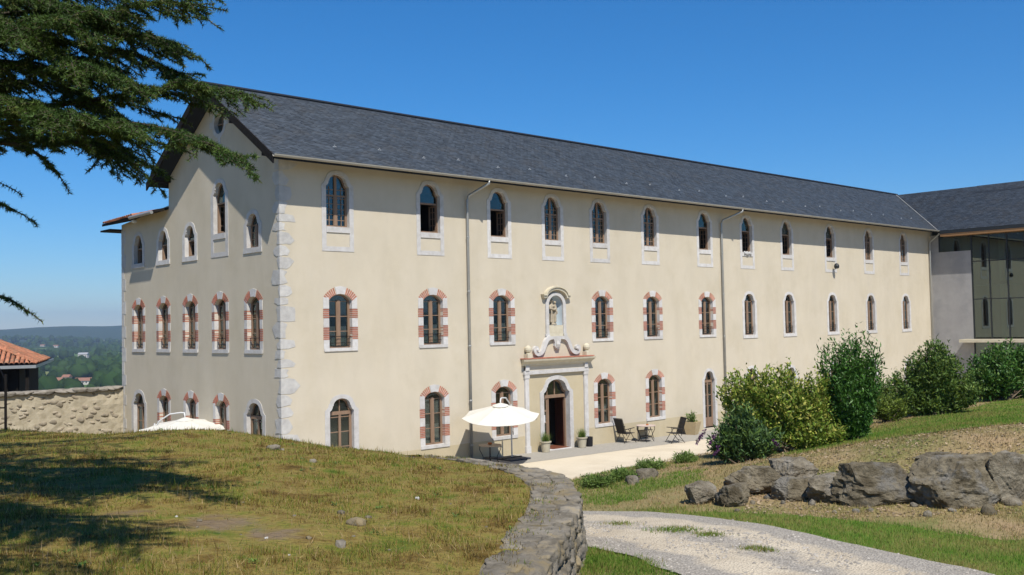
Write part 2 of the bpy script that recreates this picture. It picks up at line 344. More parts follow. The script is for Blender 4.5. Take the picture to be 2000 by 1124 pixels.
def smooth_curve(P, n=60):
    P = np.asarray(P); s = np.r_[0, np.cumsum(np.linalg.norm(np.diff(P, axis=0), axis=1))]; q = np.linspace(0, s[-1], n)
    C = np.c_[np.interp(q, s, P[:, 0]), np.interp(q, s, P[:, 1])]
    for _ in range(2): C[1:-1] = (C[:-2]+2*C[1:-1]+C[2:])/4
    return C
OUT = smooth_curve(OUT); INN = smooth_curve(INN); MID = (OUT+INN)/2
mc = [(0, 843, 3.6), (100, 850, 3.62), (180, 853.5, 3.62), (250, 848, 3.68), (350, 843.5, 3.72), (430, 848.5, 3.68), (500, 858, 3.64), (560, 868, 3.6), (640, 880.5, 3.54), (750, 885.5, 3.5), (860, 888.5, 3.46)]
MP = []; MZ = []; crp = []; crd = []
for px, py, z in mc:
    P = hit(px, py, 2, z); l, d = ld(P); MP.append((l, d)); MZ.append(z); crp.append(px); crd.append(d)
for i in range(0, 60, 4): MP.append(tuple(INN[i])); MZ.append(WZ-.035)
for px, py, z in ((0, 1124, 3.7), (250, 1124, 3.68), (500, 1124, 3.62), (750, 1124, 3.52), (0, 980, 3.66), (300, 980, 3.66), (550, 980, 3.6), (800, 980, 3.5), (200, 900, 3.66), (450, 910, 3.66), (700, 930, 3.54)):
    P = hit(px, py, 2, z); l, d = ld(P); MP.append((l, d)); MZ.append(z)
for l, d, z in ((-3, 2, 3.6), (-8, 2, 3.75), (-14, 6, 3.75), (-14, 16, 3.6), (-3, -4, 3.55), (-9, -4, 3.7)): MP.append((l, d)); MZ.append(z)
tps_m = TPS(MP, np.array(MZ), .01)
def mound_z(l, d):
    px = 1000+l/np.maximum(d, .5)*FPX
    cr = np.interp(px, crp+[1100], crd+[crd[-1]])
    z = tps_m(l, np.minimum(d, cr+.3))
    k = np.maximum(d-cr-.15, 0)
    z = z-.09*k**2*np.where(k < 4, 1, 0)-np.where(k >= 4, .09*16+.72*(k-4), 0)
    w = np.array([mnoise.noise(Vector((a*1.3, b*1.3, 3)))*.045+mnoise.noise(Vector((a*4, b*4, 9)))*.016 for a, b in zip(np.ravel(l), np.ravel(d))]).reshape(np.shape(l))
    return z+w*np.clip((cr+.2-d)*2, 0, 1)
def in_poly(pts, poly):
    x, y = pts[:, 0], pts[:, 1]; r = np.zeros(len(pts), bool); n = len(poly); j = n-1
    for i in range(n):
        xi, yi = poly[i]; xj, yj = poly[j]
        c = ((yi > y) != (yj > y)) & (x < (xj-xi)*(y-yi)/(yj-yi+1e-12)+xi); r ^= c; j = i
    return r
MPOLY = np.r_[MID, [(MID[-1, 0]-1, -6), (-30, -6), (-30, 32), (MID[0, 0]+1.5, 32), (MID[0, 0]+.25, MID[0, 1]+.7)]]

# ---------------------------------------------------------------- ground, courtyard, driveway, valley
DRY = [(.055, .036, .008), (.155, .100, .026), (.25, .19, .054), (.16, .165, .028), (.065, .112, .013)]
LUSH = [(.22, .17, .06), (.17, .185, .045), (.105, .175, .022), (.065, .15, .016)]
BANK = [(.26, .175, .095), (.30, .215, .12), (.235, .185, .085), (.155, .155, .05), (.075, .125, .024)]
bareP = [(*hit(430, 1022, 2, 3.64), .34, (.17, .125, .08)), (*hit(255, 1003, 2, 3.66), .18, (.16, .115, .06)), (*hit(540, 1048, 2, 3.6), .22, (.17, .125, .08))]
M_mound = grass_mat('dry_turf', [tuple(c*.8 for c in q) for q in DRY], 2.2, bump=.9, bare=bareP)
M_blade = grass_mat('dry_blades', [tuple(c*1.35 for c in q) for q in DRY], 2.2, island=.30, transl=.25)
M_lush = grass_mat('lush_blades', [tuple(c*1.2 for c in q) for q in LUSH], .9, island=.2, transl=.25)
M_bank = grass_mat('bank_ground', BANK, .55, bump=.7)
M_straw = grass_mat('straw_blades', [(.42, .30, .16), (.36, .26, .12), (.28, .22, .09), (.16, .15, .05)], .8, island=.25, transl=.25)

xs = np.unique(np.r_[np.linspace(-420, -34, 26), np.arange(-34, 30, .42), np.linspace(30, 420, 40)])
ys = np.unique(np.r_[np.linspace(-420, -36, 26), np.arange(-36, -2, .42), np.arange(-2, 34, 1.5), np.linspace(34, 420, 32)])
X, Y = np.meshgrid(xs, ys); Z = ground_z(X, Y)
def grid_faces(nx, ny): i = np.arange(nx*ny).reshape(ny, nx); return np.c_[i[:-1, :-1].ravel(), i[:-1, 1:].ravel(), i[1:, 1:].ravel(), i[1:, :-1].ravel()]
g = npmesh('ground', np.c_[X.ravel(), Y.ravel(), Z.ravel()], grid_faces(len(xs), len(ys)), M_bank, smooth=True); tag(g, kind='structure')
# mound
ls = np.arange(-15, 2.2, .16); dsx = np.arange(-5, 23, .16); Lg, Dg = np.meshgrid(ls, dsx); Zm = mound_z(Lg, Dg); Xm, Ym = wxy(Lg, Dg)
Fm = grid_faces(len(ls), len(dsx)); cen = np.c_[Lg.ravel()[Fm].mean(1), Dg.ravel()[Fm].mean(1)]
keep = in_poly(cen, MPOLY) & (Zm.ravel()[Fm].max(1) > ground_z(Xm, Ym).ravel()[Fm].min(1)-.3)
md = npmesh('grass_mound', np.c_[Xm.ravel(), Ym.ravel(), Zm.ravel()], Fm[keep], M_mound, smooth=True); tag(md, kind='structure')
# sheets draped on the ground
def strip(name, A, B, m, na, nb, off, wob=0.0):
    A = resample(A, np.linalg.norm(np.diff(A, axis=0), axis=1).sum()/na); n = len(A)
    s = np.linspace(0, 1, n); Bs = np.asarray(B); sb = np.r_[0, np.cumsum(np.linalg.norm(np.diff(Bs, axis=0), axis=1))]; sb /= sb[-1]
    B = np.c_[np.interp(s, sb, Bs[:, 0]), np.interp(s, sb, Bs[:, 1])]
    if wob:
        for E in (A, B): E += np.array([[mnoise.noise(Vector((p[0]*1.7, p[1]*1.7, 1)))*wob, mnoise.noise(Vector((p[0]*1.7, p[1]*1.7, 7)))*wob] for p in E])
    t = np.linspace(0, 1, nb)[:, None, None]; P = A[None]*(1-t)+B[None]*t
    Zs = ground_z(P[..., 0], P[..., 1])+off
    o = npmesh(name, np.c_[P[..., 0].ravel(), P[..., 1].ravel(), Zs.ravel()], grid_faces(n, nb), m, smooth=True)
    at_ = o.data.attributes.new('across', 'FLOAT', 'POINT'); at_.data.foreach_set('value', np.repeat(np.linspace(0, 1, nb), n).astype(np.float32))
    return o
def gpx(px, py):   # pixel -> point on the ground surface (march along the ray)
    v = ray(px, py); t = np.arange(4, 60, .02); P = CAM+v*t[:, None]; z = ground_z(P[:, 0], P[:, 1]); i = np.argmax(P[:, 2] < z); return P[i]
far_e = [(1100, 999), (1135, 1001), (1241, 1002), (1335, 1007), (1405, 1017), (1476, 1027), (1524, 1034), (1626, 1058), (1728, 1081), (1864, 1109), (1990, 1140)]
near_e = [(1100, 1063), (1140, 1071), (1177, 1078), (1222, 1089), (1264, 1104), (1302, 1118), (1350, 1140), (1400, 1165), (1450, 1195), (1520, 1235), (1600, 1300)]
FE = np.array([gpx(*q)[:2] for q in far_e]); NE = np.array([gpx(*q)[:2] for q in near_e])
lead = np.array([wxy(*q) for q in ((-2.2, 19.5), (-1.0, 17.2), (.1, 15.2))]); lead2 = np.array([wxy(*q) for q in ((-5.2, 18.0), (-3.2, 15.6), (-1.0, 13.4))])
tail = np.array([wxy(*q) for q in ((9, 6.2), (13, 3), (17, -2))]); tail2 = np.array([wxy(*q) for q in ((5, 3.6), (7, 0), (9, -5))])
FE = np.r_[lead, FE, tail]; NE = np.r_[lead2, NE, tail2]
M_road = bpy.data.materials.new('driveway_gravel'); M_road.use_nodes = True
def road_nodes(m):
    N = m.node_tree.nodes; L = m.node_tree.links; p = N['Principled BSDF']; p.inputs['Roughness'].default_value = .95; p.inputs['Specular IOR Level'].default_value = .1
    geo = N.new('ShaderNodeNewGeometry')
    def noi(s, d=6): n = N.new('ShaderNodeTexNoise'); n.inputs['Scale'].default_value = s; n.inputs['Detail'].default_value = d; n.inputs['Roughness'].default_value = .65; L.new(geo.outputs['Position'], n.inputs['Vector']); return n.outputs['Fac']
    def ramp(f, a, b):
        r = N.new('ShaderNodeMapRange'); L.new(f, r.inputs[0]); r.inputs[1].default_value = a; r.inputs[2].default_value = b; return r.outputs[0]
    def mx(f, a, b):
        x = N.new('ShaderNodeMix'); x.data_type = 'RGBA'; L.new(f, x.inputs[0])
        for i, q in ((6, a), (7, b)):
            if isinstance(q, tuple): x.inputs[i].default_value = (*q, 1)
            else: L.new(q, x.inputs[i])
        return x.outputs[2]
    v = N.new('ShaderNodeTexVoronoi'); v.inputs['Scale'].default_value = 42; L.new(geo.outputs['Position'], v.inputs['Vector'])
    peb = mx(v.outputs['Color'], (.24, .215, .18), (.41, .37, .31))
    sand = mx(ramp(noi(2.2), .4, .6), (.45, .38, .28), (.53, .455, .34))
    at_ = N.new('ShaderNodeAttribute'); at_.attribute_name = 'across'
    cv = N.new('ShaderNodeValToRGB'); L.new(at_.outputs['Fac'], cv.inputs[0]); e = cv.color_ramp.elements; e[0].position = 0; e[0].color = (.75, .75, .75, 1); e[1].position = 1; e[1].color = (.9, .9, .9, 1)
    for q, v_ in ((.13, .80), (.24, .22), (.34, .2), (.45, .55), (.55, .5), (.64, .12), (.76, .18), (.88, .8)): k_ = e.new(q); k_.color = (v_, v_, v_, 1)
    ad = N.new('ShaderNodeMath'); ad.operation = 'MULTIPLY_ADD'; L.new(noi(1.6, 8), ad.inputs[0]); ad.inputs[1].default_value = 1.5; L.new(cv.outputs[0], ad.inputs[2])
    col = mx(ramp(ad.outputs[0], 1.05, 1.35), sand, peb)
    L.new(col, p.inputs['Base Color'])
    b = N.new('ShaderNodeBump'); b.inputs['Strength'].default_value = .7; b.inputs['Distance'].default_value = .03; L.new(v.outputs['Distance'], b.inputs['Height']); L.new(b.outputs[0], p.inputs['Normal'])
road_nodes(M_road)
rd = strip('driveway', FE, NE, M_road, 150, 30, .022, .10); tag(rd, kind='structure')
cA = np.array([(-8, -2.05), (49, -2.05)]); cB = np.array([(-8, -13.5), (49, -17)])
sd = strip('courtyard', cA, cB, MT['sand'], 110, 26, .02); tag(sd, kind='structure')
gv = strip('gravel_path', np.array([(-8, .15), (49, .15)]), np.array([(-8, -2.2), (49, -2.2)]), MT['cgravel'], 90, 6, .026, .04); tag(gv, kind='structure')

# valley and hills beyond
th = np.linspace(0, 2*PI, 241)[:-1]; rr = np.r_[np.linspace(150, 900, 10), np.geomspace(1000, 9000, 46)]
TH, RR = np.meshgrid(th, rr); VX = CAM[0]+RR*np.sin(TH); VY = CAM[1]+RR*np.cos(TH)
def fbm(x, y, s, o=4): return mnoise.fractal(Vector((x*s, y*s, 2.2)), 1.0, 2.0, o)
VN = np.array([fbm(a, b, 1/900) for a, b in zip(VX.ravel(), VY.ravel())]).reshape(RR.shape)
VN2 = np.array([fbm(a, b, 1/1700) for a, b in zip(VX.ravel()+5000, VY.ravel())]).reshape(RR.shape)
def ridge(r0, w, h): return h*np.exp(-((RR-r0)/w)**2)
ang = (TH-yaw+PI) % (2*PI)-PI           # 0 along the view axis
VZ = -39+VN*3*sstep((RR-300)/900)+ridge(3300, 650, 36)*(1+.5*VN)*np.clip(1-np.abs(ang+.50)/.14, 0, 1)**.5+ridge(5600, 900, 74)*(1+.22*VN+.30*VN2)*(1+.55*np.clip((ang+.5)*2.2, -.25, 1))+ridge(8200, 900, 50)*(1+.3*VN2)
i = np.arange(TH.size).reshape(TH.shape); j = np.roll(i, -1, axis=1)
Fv = np.c_[i[:-1].ravel(), i[1:].ravel(), j[1:].ravel(), j[:-1].ravel()]
M_val = bpy.data.materials.new('valley_fields'); M_val.use_nodes = True
def valley_nodes(m):
    N = m.node_tree.nodes; L = m.node_tree.links; p = N['Principled BSDF']; p.inputs['Roughness'].default_value = .95; p.inputs['Specular IOR Level'].default_value = 0
    geo = N.new('ShaderNodeNewGeometry')
    v = N.new('ShaderNodeTexVoronoi'); v.inputs['Scale'].default_value = 1/190; L.new(geo.outputs['Position'], v.inputs['Vector'])
    cr = N.new('ShaderNodeValToRGB'); e = cr.color_ramp.elements; L.new(v.outputs['Color'], cr.inputs[0])
    e[0].color = (.05, .095, .025, 1); e[1].color = (.20, .19, .085, 1); k = e.new(.5); k.color = (.10, .15, .04, 1)
    n = N.new('ShaderNodeTexNoise'); n.inputs['Scale'].default_value = 1/420; n.inputs['Detail'].default_value = 8; n.inputs['Roughness'].default_value = .65; L.new(geo.outputs['Position'], n.inputs['Vector'])
    sp = N.new('ShaderNodeSeparateXYZ'); L.new(geo.outputs['Position'], sp.inputs[0])
    z = N.new('ShaderNodeMapRange'); L.new(sp.outputs[2], z.inputs[0]); z.inputs[1].default_value = -36; z.inputs[2].default_value = -6; z.inputs[3].default_value = 0; z.inputs[4].default_value = .22
    a = N.new('ShaderNodeMath'); a.operation = 'ADD'; L.new(n.outputs['Fac'], a.inputs[0]); L.new(z.outputs[0], a.inputs[1])
    r = N.new('ShaderNodeMapRange'); L.new(a.outputs[0], r.inputs[0]); r.inputs[1].default_value = .5; r.inputs[2].default_value = .56
    x = N.new('ShaderNodeMix'); x.data_type = 'RGBA'; L.new(r.outputs[0], x.inputs[0]); L.new(cr.outputs[0], x.inputs[6]); x.inputs[7].default_value = (.022, .042, .018, 1)
    L.new(x.outputs[2], p.inputs['Base Color'])
valley_nodes(M_val)
vl = npmesh('valley', np.c_[VX.ravel(), VY.ravel(), VZ.ravel()], Fv, M_val, smooth=True); tag(vl, kind='structure')
# ================================================================ the long building
B = empty('convent_building', (0, 0, 0), 0, 'long three-storey cream stucco building with slate roof and arched windows', 'building')
SLP = .65; EZ = 10.88; RY = 4.2; RZ = EZ+SLP*(RY+.8)          # eave at y=-.8, ridge at y=4.2
XR = 49.1
# arch outlines, local (x, z), left foot to right foot
def arch_seg(w, zs, rise, n=9):
    R = (w*w+rise*rise)/(2*rise); a0 = math.asin(min(1, w/R)); zc = zs+rise-R
    return [(R*math.sin(-a0+2*a0*k/(2*n)), zc+R*math.cos(-a0+2*a0*k/(2*n))) for k in range(2*n+1)]
def arch_sh(w, zs, rise):
    L = [(-w, zs), (-.95*w, zs+.03*rise), (-.87*w, zs+.10*rise), (-.80*w, zs+.22*rise), (-.765*w, zs+.34*rise), (-.76*w, zs+.42*rise), (-.70*w, zs+.44*rise)]
    L += [(-.70*w*math.cos(t), zs+.44*rise+.56*rise*math.sin(t)) for t in np.linspace(0, PI/2, 8)[1:]]
    return L+[(-x, z) for x, z in L[-2::-1]]
def leaf_frame(mb, x0, x1, z0, z1, y, t=.055, bars=(), cols=(), bt=.028, dep=.05):
    mb.box(x0, x0+t, y, y+dep, z0, z1); mb.box(x1-t, x1, y, y+dep, z0, z1)
    mb.box(x0+t, x1-t, y+.001, y+dep-.001, z0, z0+t); mb.box(x0+t, x1-t, y+.001, y+dep-.001, z1-t, z1)
    for z in bars: mb.box(x0+t, x1-t, y+.008, y+dep-.008, z-bt/2, z+bt/2)
    for x in cols: mb.box(x-bt/2, x+bt/2, y+.011, y+dep-.011, z0+t, z1-t)
HOLES_F = []; HOLES_G = []; FARBR = []
WIN_N = 0
BRICK_ME = {}
def brick_mesh(kind, size):
    k = (kind, tuple(round(q, 3) for q in size))
    if k not in BRICK_ME:
        mb = MB(); sx, sy, sz = size; mb.box(-sx/2, sx/2, 0, sy, -sz/2, sz/2)
        me = bpy.data.meshes.new('brick'); me.from_pydata(mb.v, [], mb.f); me.materials.append(MT['brick']); BRICK_ME[k] = me
    return BRICK_ME[k]
def put_bricks(win, items, near, M):
    for (x, z, sx, sz, rot, y0) in items:
        if near:
            o = link(bpy.data.objects.new('brick', brick_mesh('b', (sx, .24, sz))), win); o.location = (x, y0, z); o.rotation_euler = (0, rot, 0)
        else:
            mb = MB(); mb.box(-sx/2, sx/2, 0, .24, -sz/2, sz/2)
            T = M@Matrix.Translation((x, y0, z))@Matrix.Rotation(rot, 4, 'Y'); FARBR.append(([T@Vector(v) for v in mb.v], mb.f))
def window(wall, u, kind, zsill, zs, rise, w, ow, zbot, near=False, label=None, frame='casement', rail=False, open_=False, curtain=0, blind=None):
    """one window as a part of the building; u = position along the wall"""
    if wall == 'F': M = Matrix.Translation((u, 0, 0)); rz = 0; loc = (u, 0, 0)
    else: M = Matrix.Translation((0, u, 0))@Matrix.Rotation(-PI/2, 4, 'Z'); rz = -PI/2; loc = (0, u, 0)
    yf = -.014; dp = .27
    ar = arch_seg if kind == 'brick' else arch_sh
    inner = [(-w, zsill)]+ar(w, zs, rise)+[(w, zsill)]
    hole = [(x*(w+.07)/w, z+(.06 if z > zs-.01 else 0)-(.04 if z <= zsill else 0)) for x, z in inner]
    (HOLES_F if wall == 'F' else HOLES_G).append([(u+x, z) if wall == 'F' else (u-x, z) for x, z in hole])
    mb = MB()
    if kind == 'brick':
        t = ow-w
        # mortar backing ring just under the stones
        orise = rise+.02; outer = [(-ow+.01, zsill)]+arch_seg(ow-.01, zs+.10, orise)+[(ow-.01, zsill)]
        mort = MB().ring(outer, inner, -.005, dp)
        blocks = []
        zt = zs+.11; bands = [(zbot, zsill+.29, 1), (zsill+.29, zsill+.72, 0), (zsill+.72, zsill+1.03, 1), (zsill+1.03, zsill+1.36, 0), (zsill+1.36, zt, 1)]
        H = zt-zbot; sc = 1
        br = []
        for s in (-1, 1):
            xm = s*(w+t/2)
            for z0, z1, white in bands:
                if white:
                    jl = random.uniform(-.012, .012)
                    a, b = sorted((s*(w-.004), s*(ow+jl)))
                    blocks.append(('stone_block', MB().box(a, b, yf-random.uniform(0, .006), .24, z0+.004, z1-.004)))
                else:
                    n = max(3, int(round((z1-z0)/.066)))
                    for q in range(n):
                        br.append((xm+s*random.uniform(-.003, .006), z0+(q+.5)*(z1-z0)/n, t+.006, (z1-z0)/n*.58, 0, yf-.004))
        # voussoirs left and right of the key stone
        R = (w*w+rise*rise)/(2*rise); zc = zs+rise-R; a0 = math.asin(w/R); ak = .30*a0
        nv = 6
        for s in (-1, 1):
            for q in range(nv):
                a = s*(ak+.04+(a0*1.0-ak)*(q+.4)/nv); rm = R+.125
                br.append((rm*math.sin(a), zc+rm*math.cos(a), .043, .24, a, yf-.004))
        ro = R+.26
        blocks.append(('keystone', MB().prism([(R*math.sin(-ak), zc+R*math.cos(ak)-.004), (ro*math.sin(-ak)*1.0, zc+ro*math.cos(ak)), (0, zc+ro+.004), (ro*math.sin(ak), zc+ro*math.cos(ak)), (R*math.sin(ak), zc+R*math.cos(ak)-.004), (0, zc+R-.003)], yf-.012, .24)))
        blocks.append(('sill', MB().box(-ow+.02, ow-.02, -.035, .24, zbot-.02, zsill-.0))); mb = mort
    else:
        outer = [(-ow, zbot if kind == 'panel' else zsill)]+ar(ow, zs+.04, rise+.10)+[(ow, zbot if kind == 'panel' else zsill)]
        mb.ring(outer, [(x, (zbot if kind == 'panel' else zsill) if q in (0, len(inner)-1) else z) for q, (x, z) in enumerate(inner)], yf, dp)
        if kind == 'panel':
            mb.box(-w, w, -.03, dp, zsill-.20, zsill); mb.box(-w, w, yf-.001, .05, zbot, zbot+.165)
        elif zbot < zsill-.02: mb.box(-ow-.01, ow+.01, -.03, .24, zbot, zsill)
    win = mb.build('window', MT['white' if kind != 'brick' else 'mortar'], B); win.location = loc; win.rotation_euler = (0, 0, rz)
    if label: win['label'] = label
    if kind == 'brick': put_bricks(win, br, near, M); [q_.build(n_, MT['white'], win) for n_, q_ in blocks]
    if kind == 'panel': MB().box(-w, w, .004, .06, zbot+.165, zsill-.20).build('infill_panel', MT['panel'], win)
    # joinery
    f = MB(); yg = .145; top = zs+rise
    fr_in = [(x*(w-.05)/w, (z-.05) if z > zs-.01 else z) for x, z in inner]
    f.ring([(x, z) for x, z in inner], fr_in, yg, yg+.07)
    f.box(-w+.05, w-.05, yg+.001, yg+.069, zsill, zsill+.06)
    glass = MB(); G = lambda x0, x1, z0, z1, y=yg+.035: glass.box(x0, x1, y, y+.006, z0, z1)
    if frame == 'casement':
        f.box(-.05, .05, yg-.015, yg+.06, zsill+.06, zs+.03)
        hs = (zs-zsill-.06)
        for s in (-1, 1):
            for q in range(1, 4): f.box(*sorted((s*.05, s*(w-.05))), yg+.01, yg+.05, zsill+.06+hs*q/3.05-.014, zsill+.06+hs*q/3.05+.014)
            f.box(*sorted((s*.05, s*.085)), yg-.004, yg+.055, zsill+.06, zs); f.box(*sorted((s*(w-.05), s*(w-.09))), yg-.004, yg+.055, zsill+.06, zs)
    elif frame == 'small':
        f.box(-.05, .05, yg-.01, yg+.06, zsill+.06, top-.06); zt = zsill+(zs-zsill)*.78
        f.box(-w+.05, w-.05, yg-.006, yg+.055, zt-.03, zt+.03)
        for s in (-1, 1):
            xm = s*w*.52; f.box(xm-.012, xm+.012, yg+.012, yg+.045, zsill+.06, zs+.02)
            for q in range(1, 6): zz = zsill+.06+(zt-zsill-.06)*q/5.5; f.box(*sorted((s*.05, s*(w-.05))), yg+.014, yg+.043, zz-.011, zz+.011)
            f.box(*sorted((s*.05, s*(w-.05))), yg+.014, yg+.043, zt+.2, zt+.222)
            f.box(*sorted((s*.05, s*.08)), yg-.003, yg+.05, zsill+.06, zt-.03); f.box(*sorted((s*(w-.05), s*(w-.085))), yg-.003, yg+.05, zsill+.06, zt-.03)
    elif frame == 'open':
        zt = zsill+(zs-zsill)*.78; f.box(-w+.05, w-.05, yg-.006, yg+.055, zt-.03, zt+.03)
        for s, a in ((-1, 1.25), (1, 1.45)):   # casements standing open inwards
            T = Matrix.Translation((s*(w-.05), yg+.05, 0))@Matrix.Rotation(s*-a if s > 0 else a, 4, 'Z')
            m2 = MB(); ww = w-.09
            leaf_frame(m2, *( (0, ww) if s < 0 else (-ww, 0)), zsill+.07, zt-.04, 0, bars=[zsill+.07+(zt-zsill-.1)*q/4 for q in (1, 2, 3)], cols=[ww/2*-s])
            f.add([T@Vector(p) for p in m2.v], m2.f)
    elif frame == 'door':
        f.box(-w+.05, w-.05, yg-.02, yg+.075, zs-.14, zs-.02); f.box(-.045, .045, yg-.01, yg+.06, zsill+.06, zs-.14)
        f.box(-.02, .02, yg+.005, yg+.05, zs-.02, top-.05)
        for s in (-1, 1):
            for q in range(1, 4): zz = zsill+.5+(zs-.2-zsill-.5)*q/3-.02; f.box(*sorted((s*.045, s*(w-.05))), yg+.01, yg+.05, zz-.015, zz+.015)
            f.box(*sorted((s*.045, s*(w-.05))), yg+.006, yg+.05, zsill+.06, zsill+.45)
            f.box(*sorted((s*(w-.05), s*(w-.10))), yg-.004, yg+.055, zsill+.06, zs-.14)
    f.build('frame', MT['wood'], win)
    if frame != 'open':
        gp = [(x*(w-.045)/w, (z-.045) if z > zs-.01 else z+.05) for x, z in inner]; glass.prism(gp, yg+.03, yg+.036)
        glass.build('pane', MT['glass'], win)
    else:
        zt = zsill+(zs-zsill)*.78; gp = [(-w+.05, zt+.03)]+[(x*(w-.045)/w, z-.045) for x, z in inner if z > zs-.01]+[(w-.05, zt+.03)]; glass.prism(gp, yg+.03, yg+.036).build('pane', MT['glass'], win)
    if rail:
        r = MB(); y0 = .10
        for zz, b in ((zsill+.40, .0), (zsill+.17, .0)): r.tube([(-w+.01, y0, zz), (-w*.5, y0-.03, zz), (w*.5, y0-.03, zz), (w-.01, y0, zz)], .013, 6)
        for s in (-1, 1):
            r.tube([(s*(w-.05), y0-.01, zsill+.40), (s*(w-.12), y0-.05, zsill+.30), (s*(w-.07), y0-.03, zsill+.17), (s*(w-.14), y0-.04, zsill+.06)], .011, 5)
        r.tube([(-w+.1, y0-.03, zsill+.06), (w-.1, y0-.03, zsill+.06)], .011, 5)
        r.build('railing', MT['iron'], win)
    if curtain:
        c = MB(); n = 9; yc = yg+.14
        for s in (-1, 1):
            if curtain == 1: wd = w*.55; z1 = zs; z0 = zsill+.02; xs_ = [s*(w-.06)-s*wd*k/n for k in range(n+1)]
            else: wd = w*.9; z1 = zsill+.75; z0 = zsill+.02; xs_ = [s*(w-.06)-s*wd*k/n for k in range(n+1)]
            vs_ = [(x, yc+.03*(k % 2), z) for z in (z0, z1) for k, x in enumerate(xs_)]
            c.add(vs_, [(k, k+1, n+2+k, n+1+k) for k in range(n)])
        c.build('curtain', MT['curtain'], win)
    if blind: MB().box(-w+.05, w-.05, yg+.10, yg+.115, zsill+.05, zs+.0).build('shutter_panel', MT[blind], win)
    return win

FX = [2.35, 6.45, 9.97, 13.02, 15.98, 19.5, 23.75, 27.46, 31.3, 35.95, 40.55, 45.2]
GY = [11.34, 8.96, 6.6, 4.2, 1.79]
# second row
for k, x in enumerate(FX):
    if k == 3: continue
    if k < 7: window('F', x, 'brick', 4.53, 6.17, .24, .475, .70, 4.44, near=k < 4, rail=True, curtain=2 if k in (0, 1, 2, 4, 5) else 0)
    else: window('F', x, 'shoulder', 4.45, 6.20, .38, .475, .66, 4.28, rail=True)
# third row
for k, x in enumerate(FX):
    window('F', x-.06, 'panel', 8.73, 10.14, .42, .475, .655, 7.88, frame='small' if k in (0, 3, 4, 5, 10, 11) else 'open')
# ground floor
window('F', FX[0]+.0, 'shoulder', .12, 2.36, .43, .49, .69, .12, frame='door', curtain=2)
for k in (1, 2, 4, 5): window('F', FX[k]+(.0 if k < 2 else .03), 'brick', .80, 2.53, .25, .475, .70, .70, near=k in (1, 2), curtain=2 if k in (1, 4) else 0, blind='woodred' if k == 2 else None)
window('F', 23.78, 'shoulder', .02, 2.32, .42, .42, .60, .02, frame='door')
window('F', 45.3, 'shoulder', -.35, 2.0, .42, .45, .66, -.35, frame='door'); window('F', 27.5, 'shoulder', .0, 2.3, .42, .45, .66, .0, frame='door')
for k in (8, 9, 10): window('F', FX[k], 'shoulder', .6, 2.2, .4, .45, .62, .5)
# gable end
for k, y in enumerate(GY):
    window('G', y, 'brick', 4.53, 6.13, .24, .44, .63, 4.42, near=k >= 3, rail=True)
    if k == 3: window('G', y, 'panel', 8.73, 10.16, .42, .45, .66, 7.88, frame='open')
    else: window('G', y, 'shoulder', 8.05, 8.84, .38, .41, .62, 7.87, frame='open' if k != 4 else 'casement')
    if k in (0, 4): window('G', y, 'shoulder', .05, 2.28, .43, .54, .75, .05, frame='door')
    else: window('G', y, 'brick', .65, 2.47, .24, .42, .60, .55)
# join far bricks into one part
if FARBR:
    mb = MB()
    for v, f in FARBR: mb.add(v, f)
    tag(mb.build('far_bricks', MT['brickj'], B), kind='stuff')
# door opening and niche
DX = 12.96; DW = .77; DZS = 2.36; DR = .54
d_in = [(-DW, -.02)]+arch_sh(DW, DZS, DR)+[(DW, -.02)]; DOW = .985
HOLES_F.append([(DX+x*(DW+.08)/DW, z+(.06 if z > DZS-.01 else -.2)) for x, z in d_in])
NX = 13.0; NW = .43; NZ0 = 5.17; NZS = 5.98
n_in = [(-NW, NZ0)]+[(NW*math.cos(PI-t), NZS+NW*math.sin(PI-t)) for t in np.linspace(0, PI, 17)]+[(NW, NZ0)]
HOLES_F.append([(NX+x*1.08, z+(.03 if z > NZS-.01 else -.02)) for x, z in n_in])
OC = (4.16, 12.74, .375)
HOLES_G.append([(OC[0]+(OC[2]+.04)*math.cos(a), OC[1]+(OC[2]+.04)*math.sin(a)) for a in np.linspace(0, 2*PI, 28)[:-1]])

def wall_sheet(outer, holes, tf):
    pts = []; edges = []
    def loop(P):
        b = len(pts); pts.extend(Vector(p) for p in P); edges.extend((b+k, b+(k+1) % len(P)) for k in range(len(P)))
    loop(outer)
    for h in holes: loop(h)
    # extra points keep the triangles compact
    xs_ = [p[0] for p in outer]; zs_ = [p[1] for p in outer]
    v, e, f, *_ = delaunay_2d_cdt(pts, edges, [], 0, 1e-5)
    v = np.array([tuple(q) for q in v]); f = np.array([tuple(t) for t in f if len(t) == 3])
    c = v[f].mean(1); ok = in_poly(c, outer)
    for h in holes: ok &= ~in_poly(c, h)
    return np.array([tf(*q) for q in v]), f[ok]
wt = EZ+SLP*.8-.17
Vf, Ff = wall_sheet([(0, -.8), (XR+.3, -.8), (XR+.3, wt), (0, wt)], HOLES_F, lambda a, b: (a, 0, b))
npmesh('facade_wall', Vf, Ff, MT['stucco'], B)
gout = [(0, -.8), (0, wt), (RY, RZ-.17), (8.4, wt), (8.4, 10.18), (13.05, 9.80), (13.05, -.8)]
Vg, Fg = wall_sheet(gout, HOLES_G, lambda a, b: (0, a, b))
npmesh('gable_wall', Vg, Fg, MT['stucco'], B)
ob = MB(); ob.box(.02, XR+.3, 8.39, 8.41, -.8, wt); ob.build('rear_wall', MT['stucco'], B)
MB().add([(.02, 13.04, -.8), (5, 13.04, -.8), (5, 13.04, 10.95), (.02, 13.04, 9.78)], [(0, 1, 2, 3)]).build('lean_to_wall', MT['stucco'], B); MB().box(5.001, 5.05, 8.42, 13.03, -.8, 10.9).build('lean_to_wall', MT['stucco'], B)
MB().box(.30, .55, 8.42, 9.08, 10.0, 11.02).build('upper_side_wall', MT['stucco'], B)
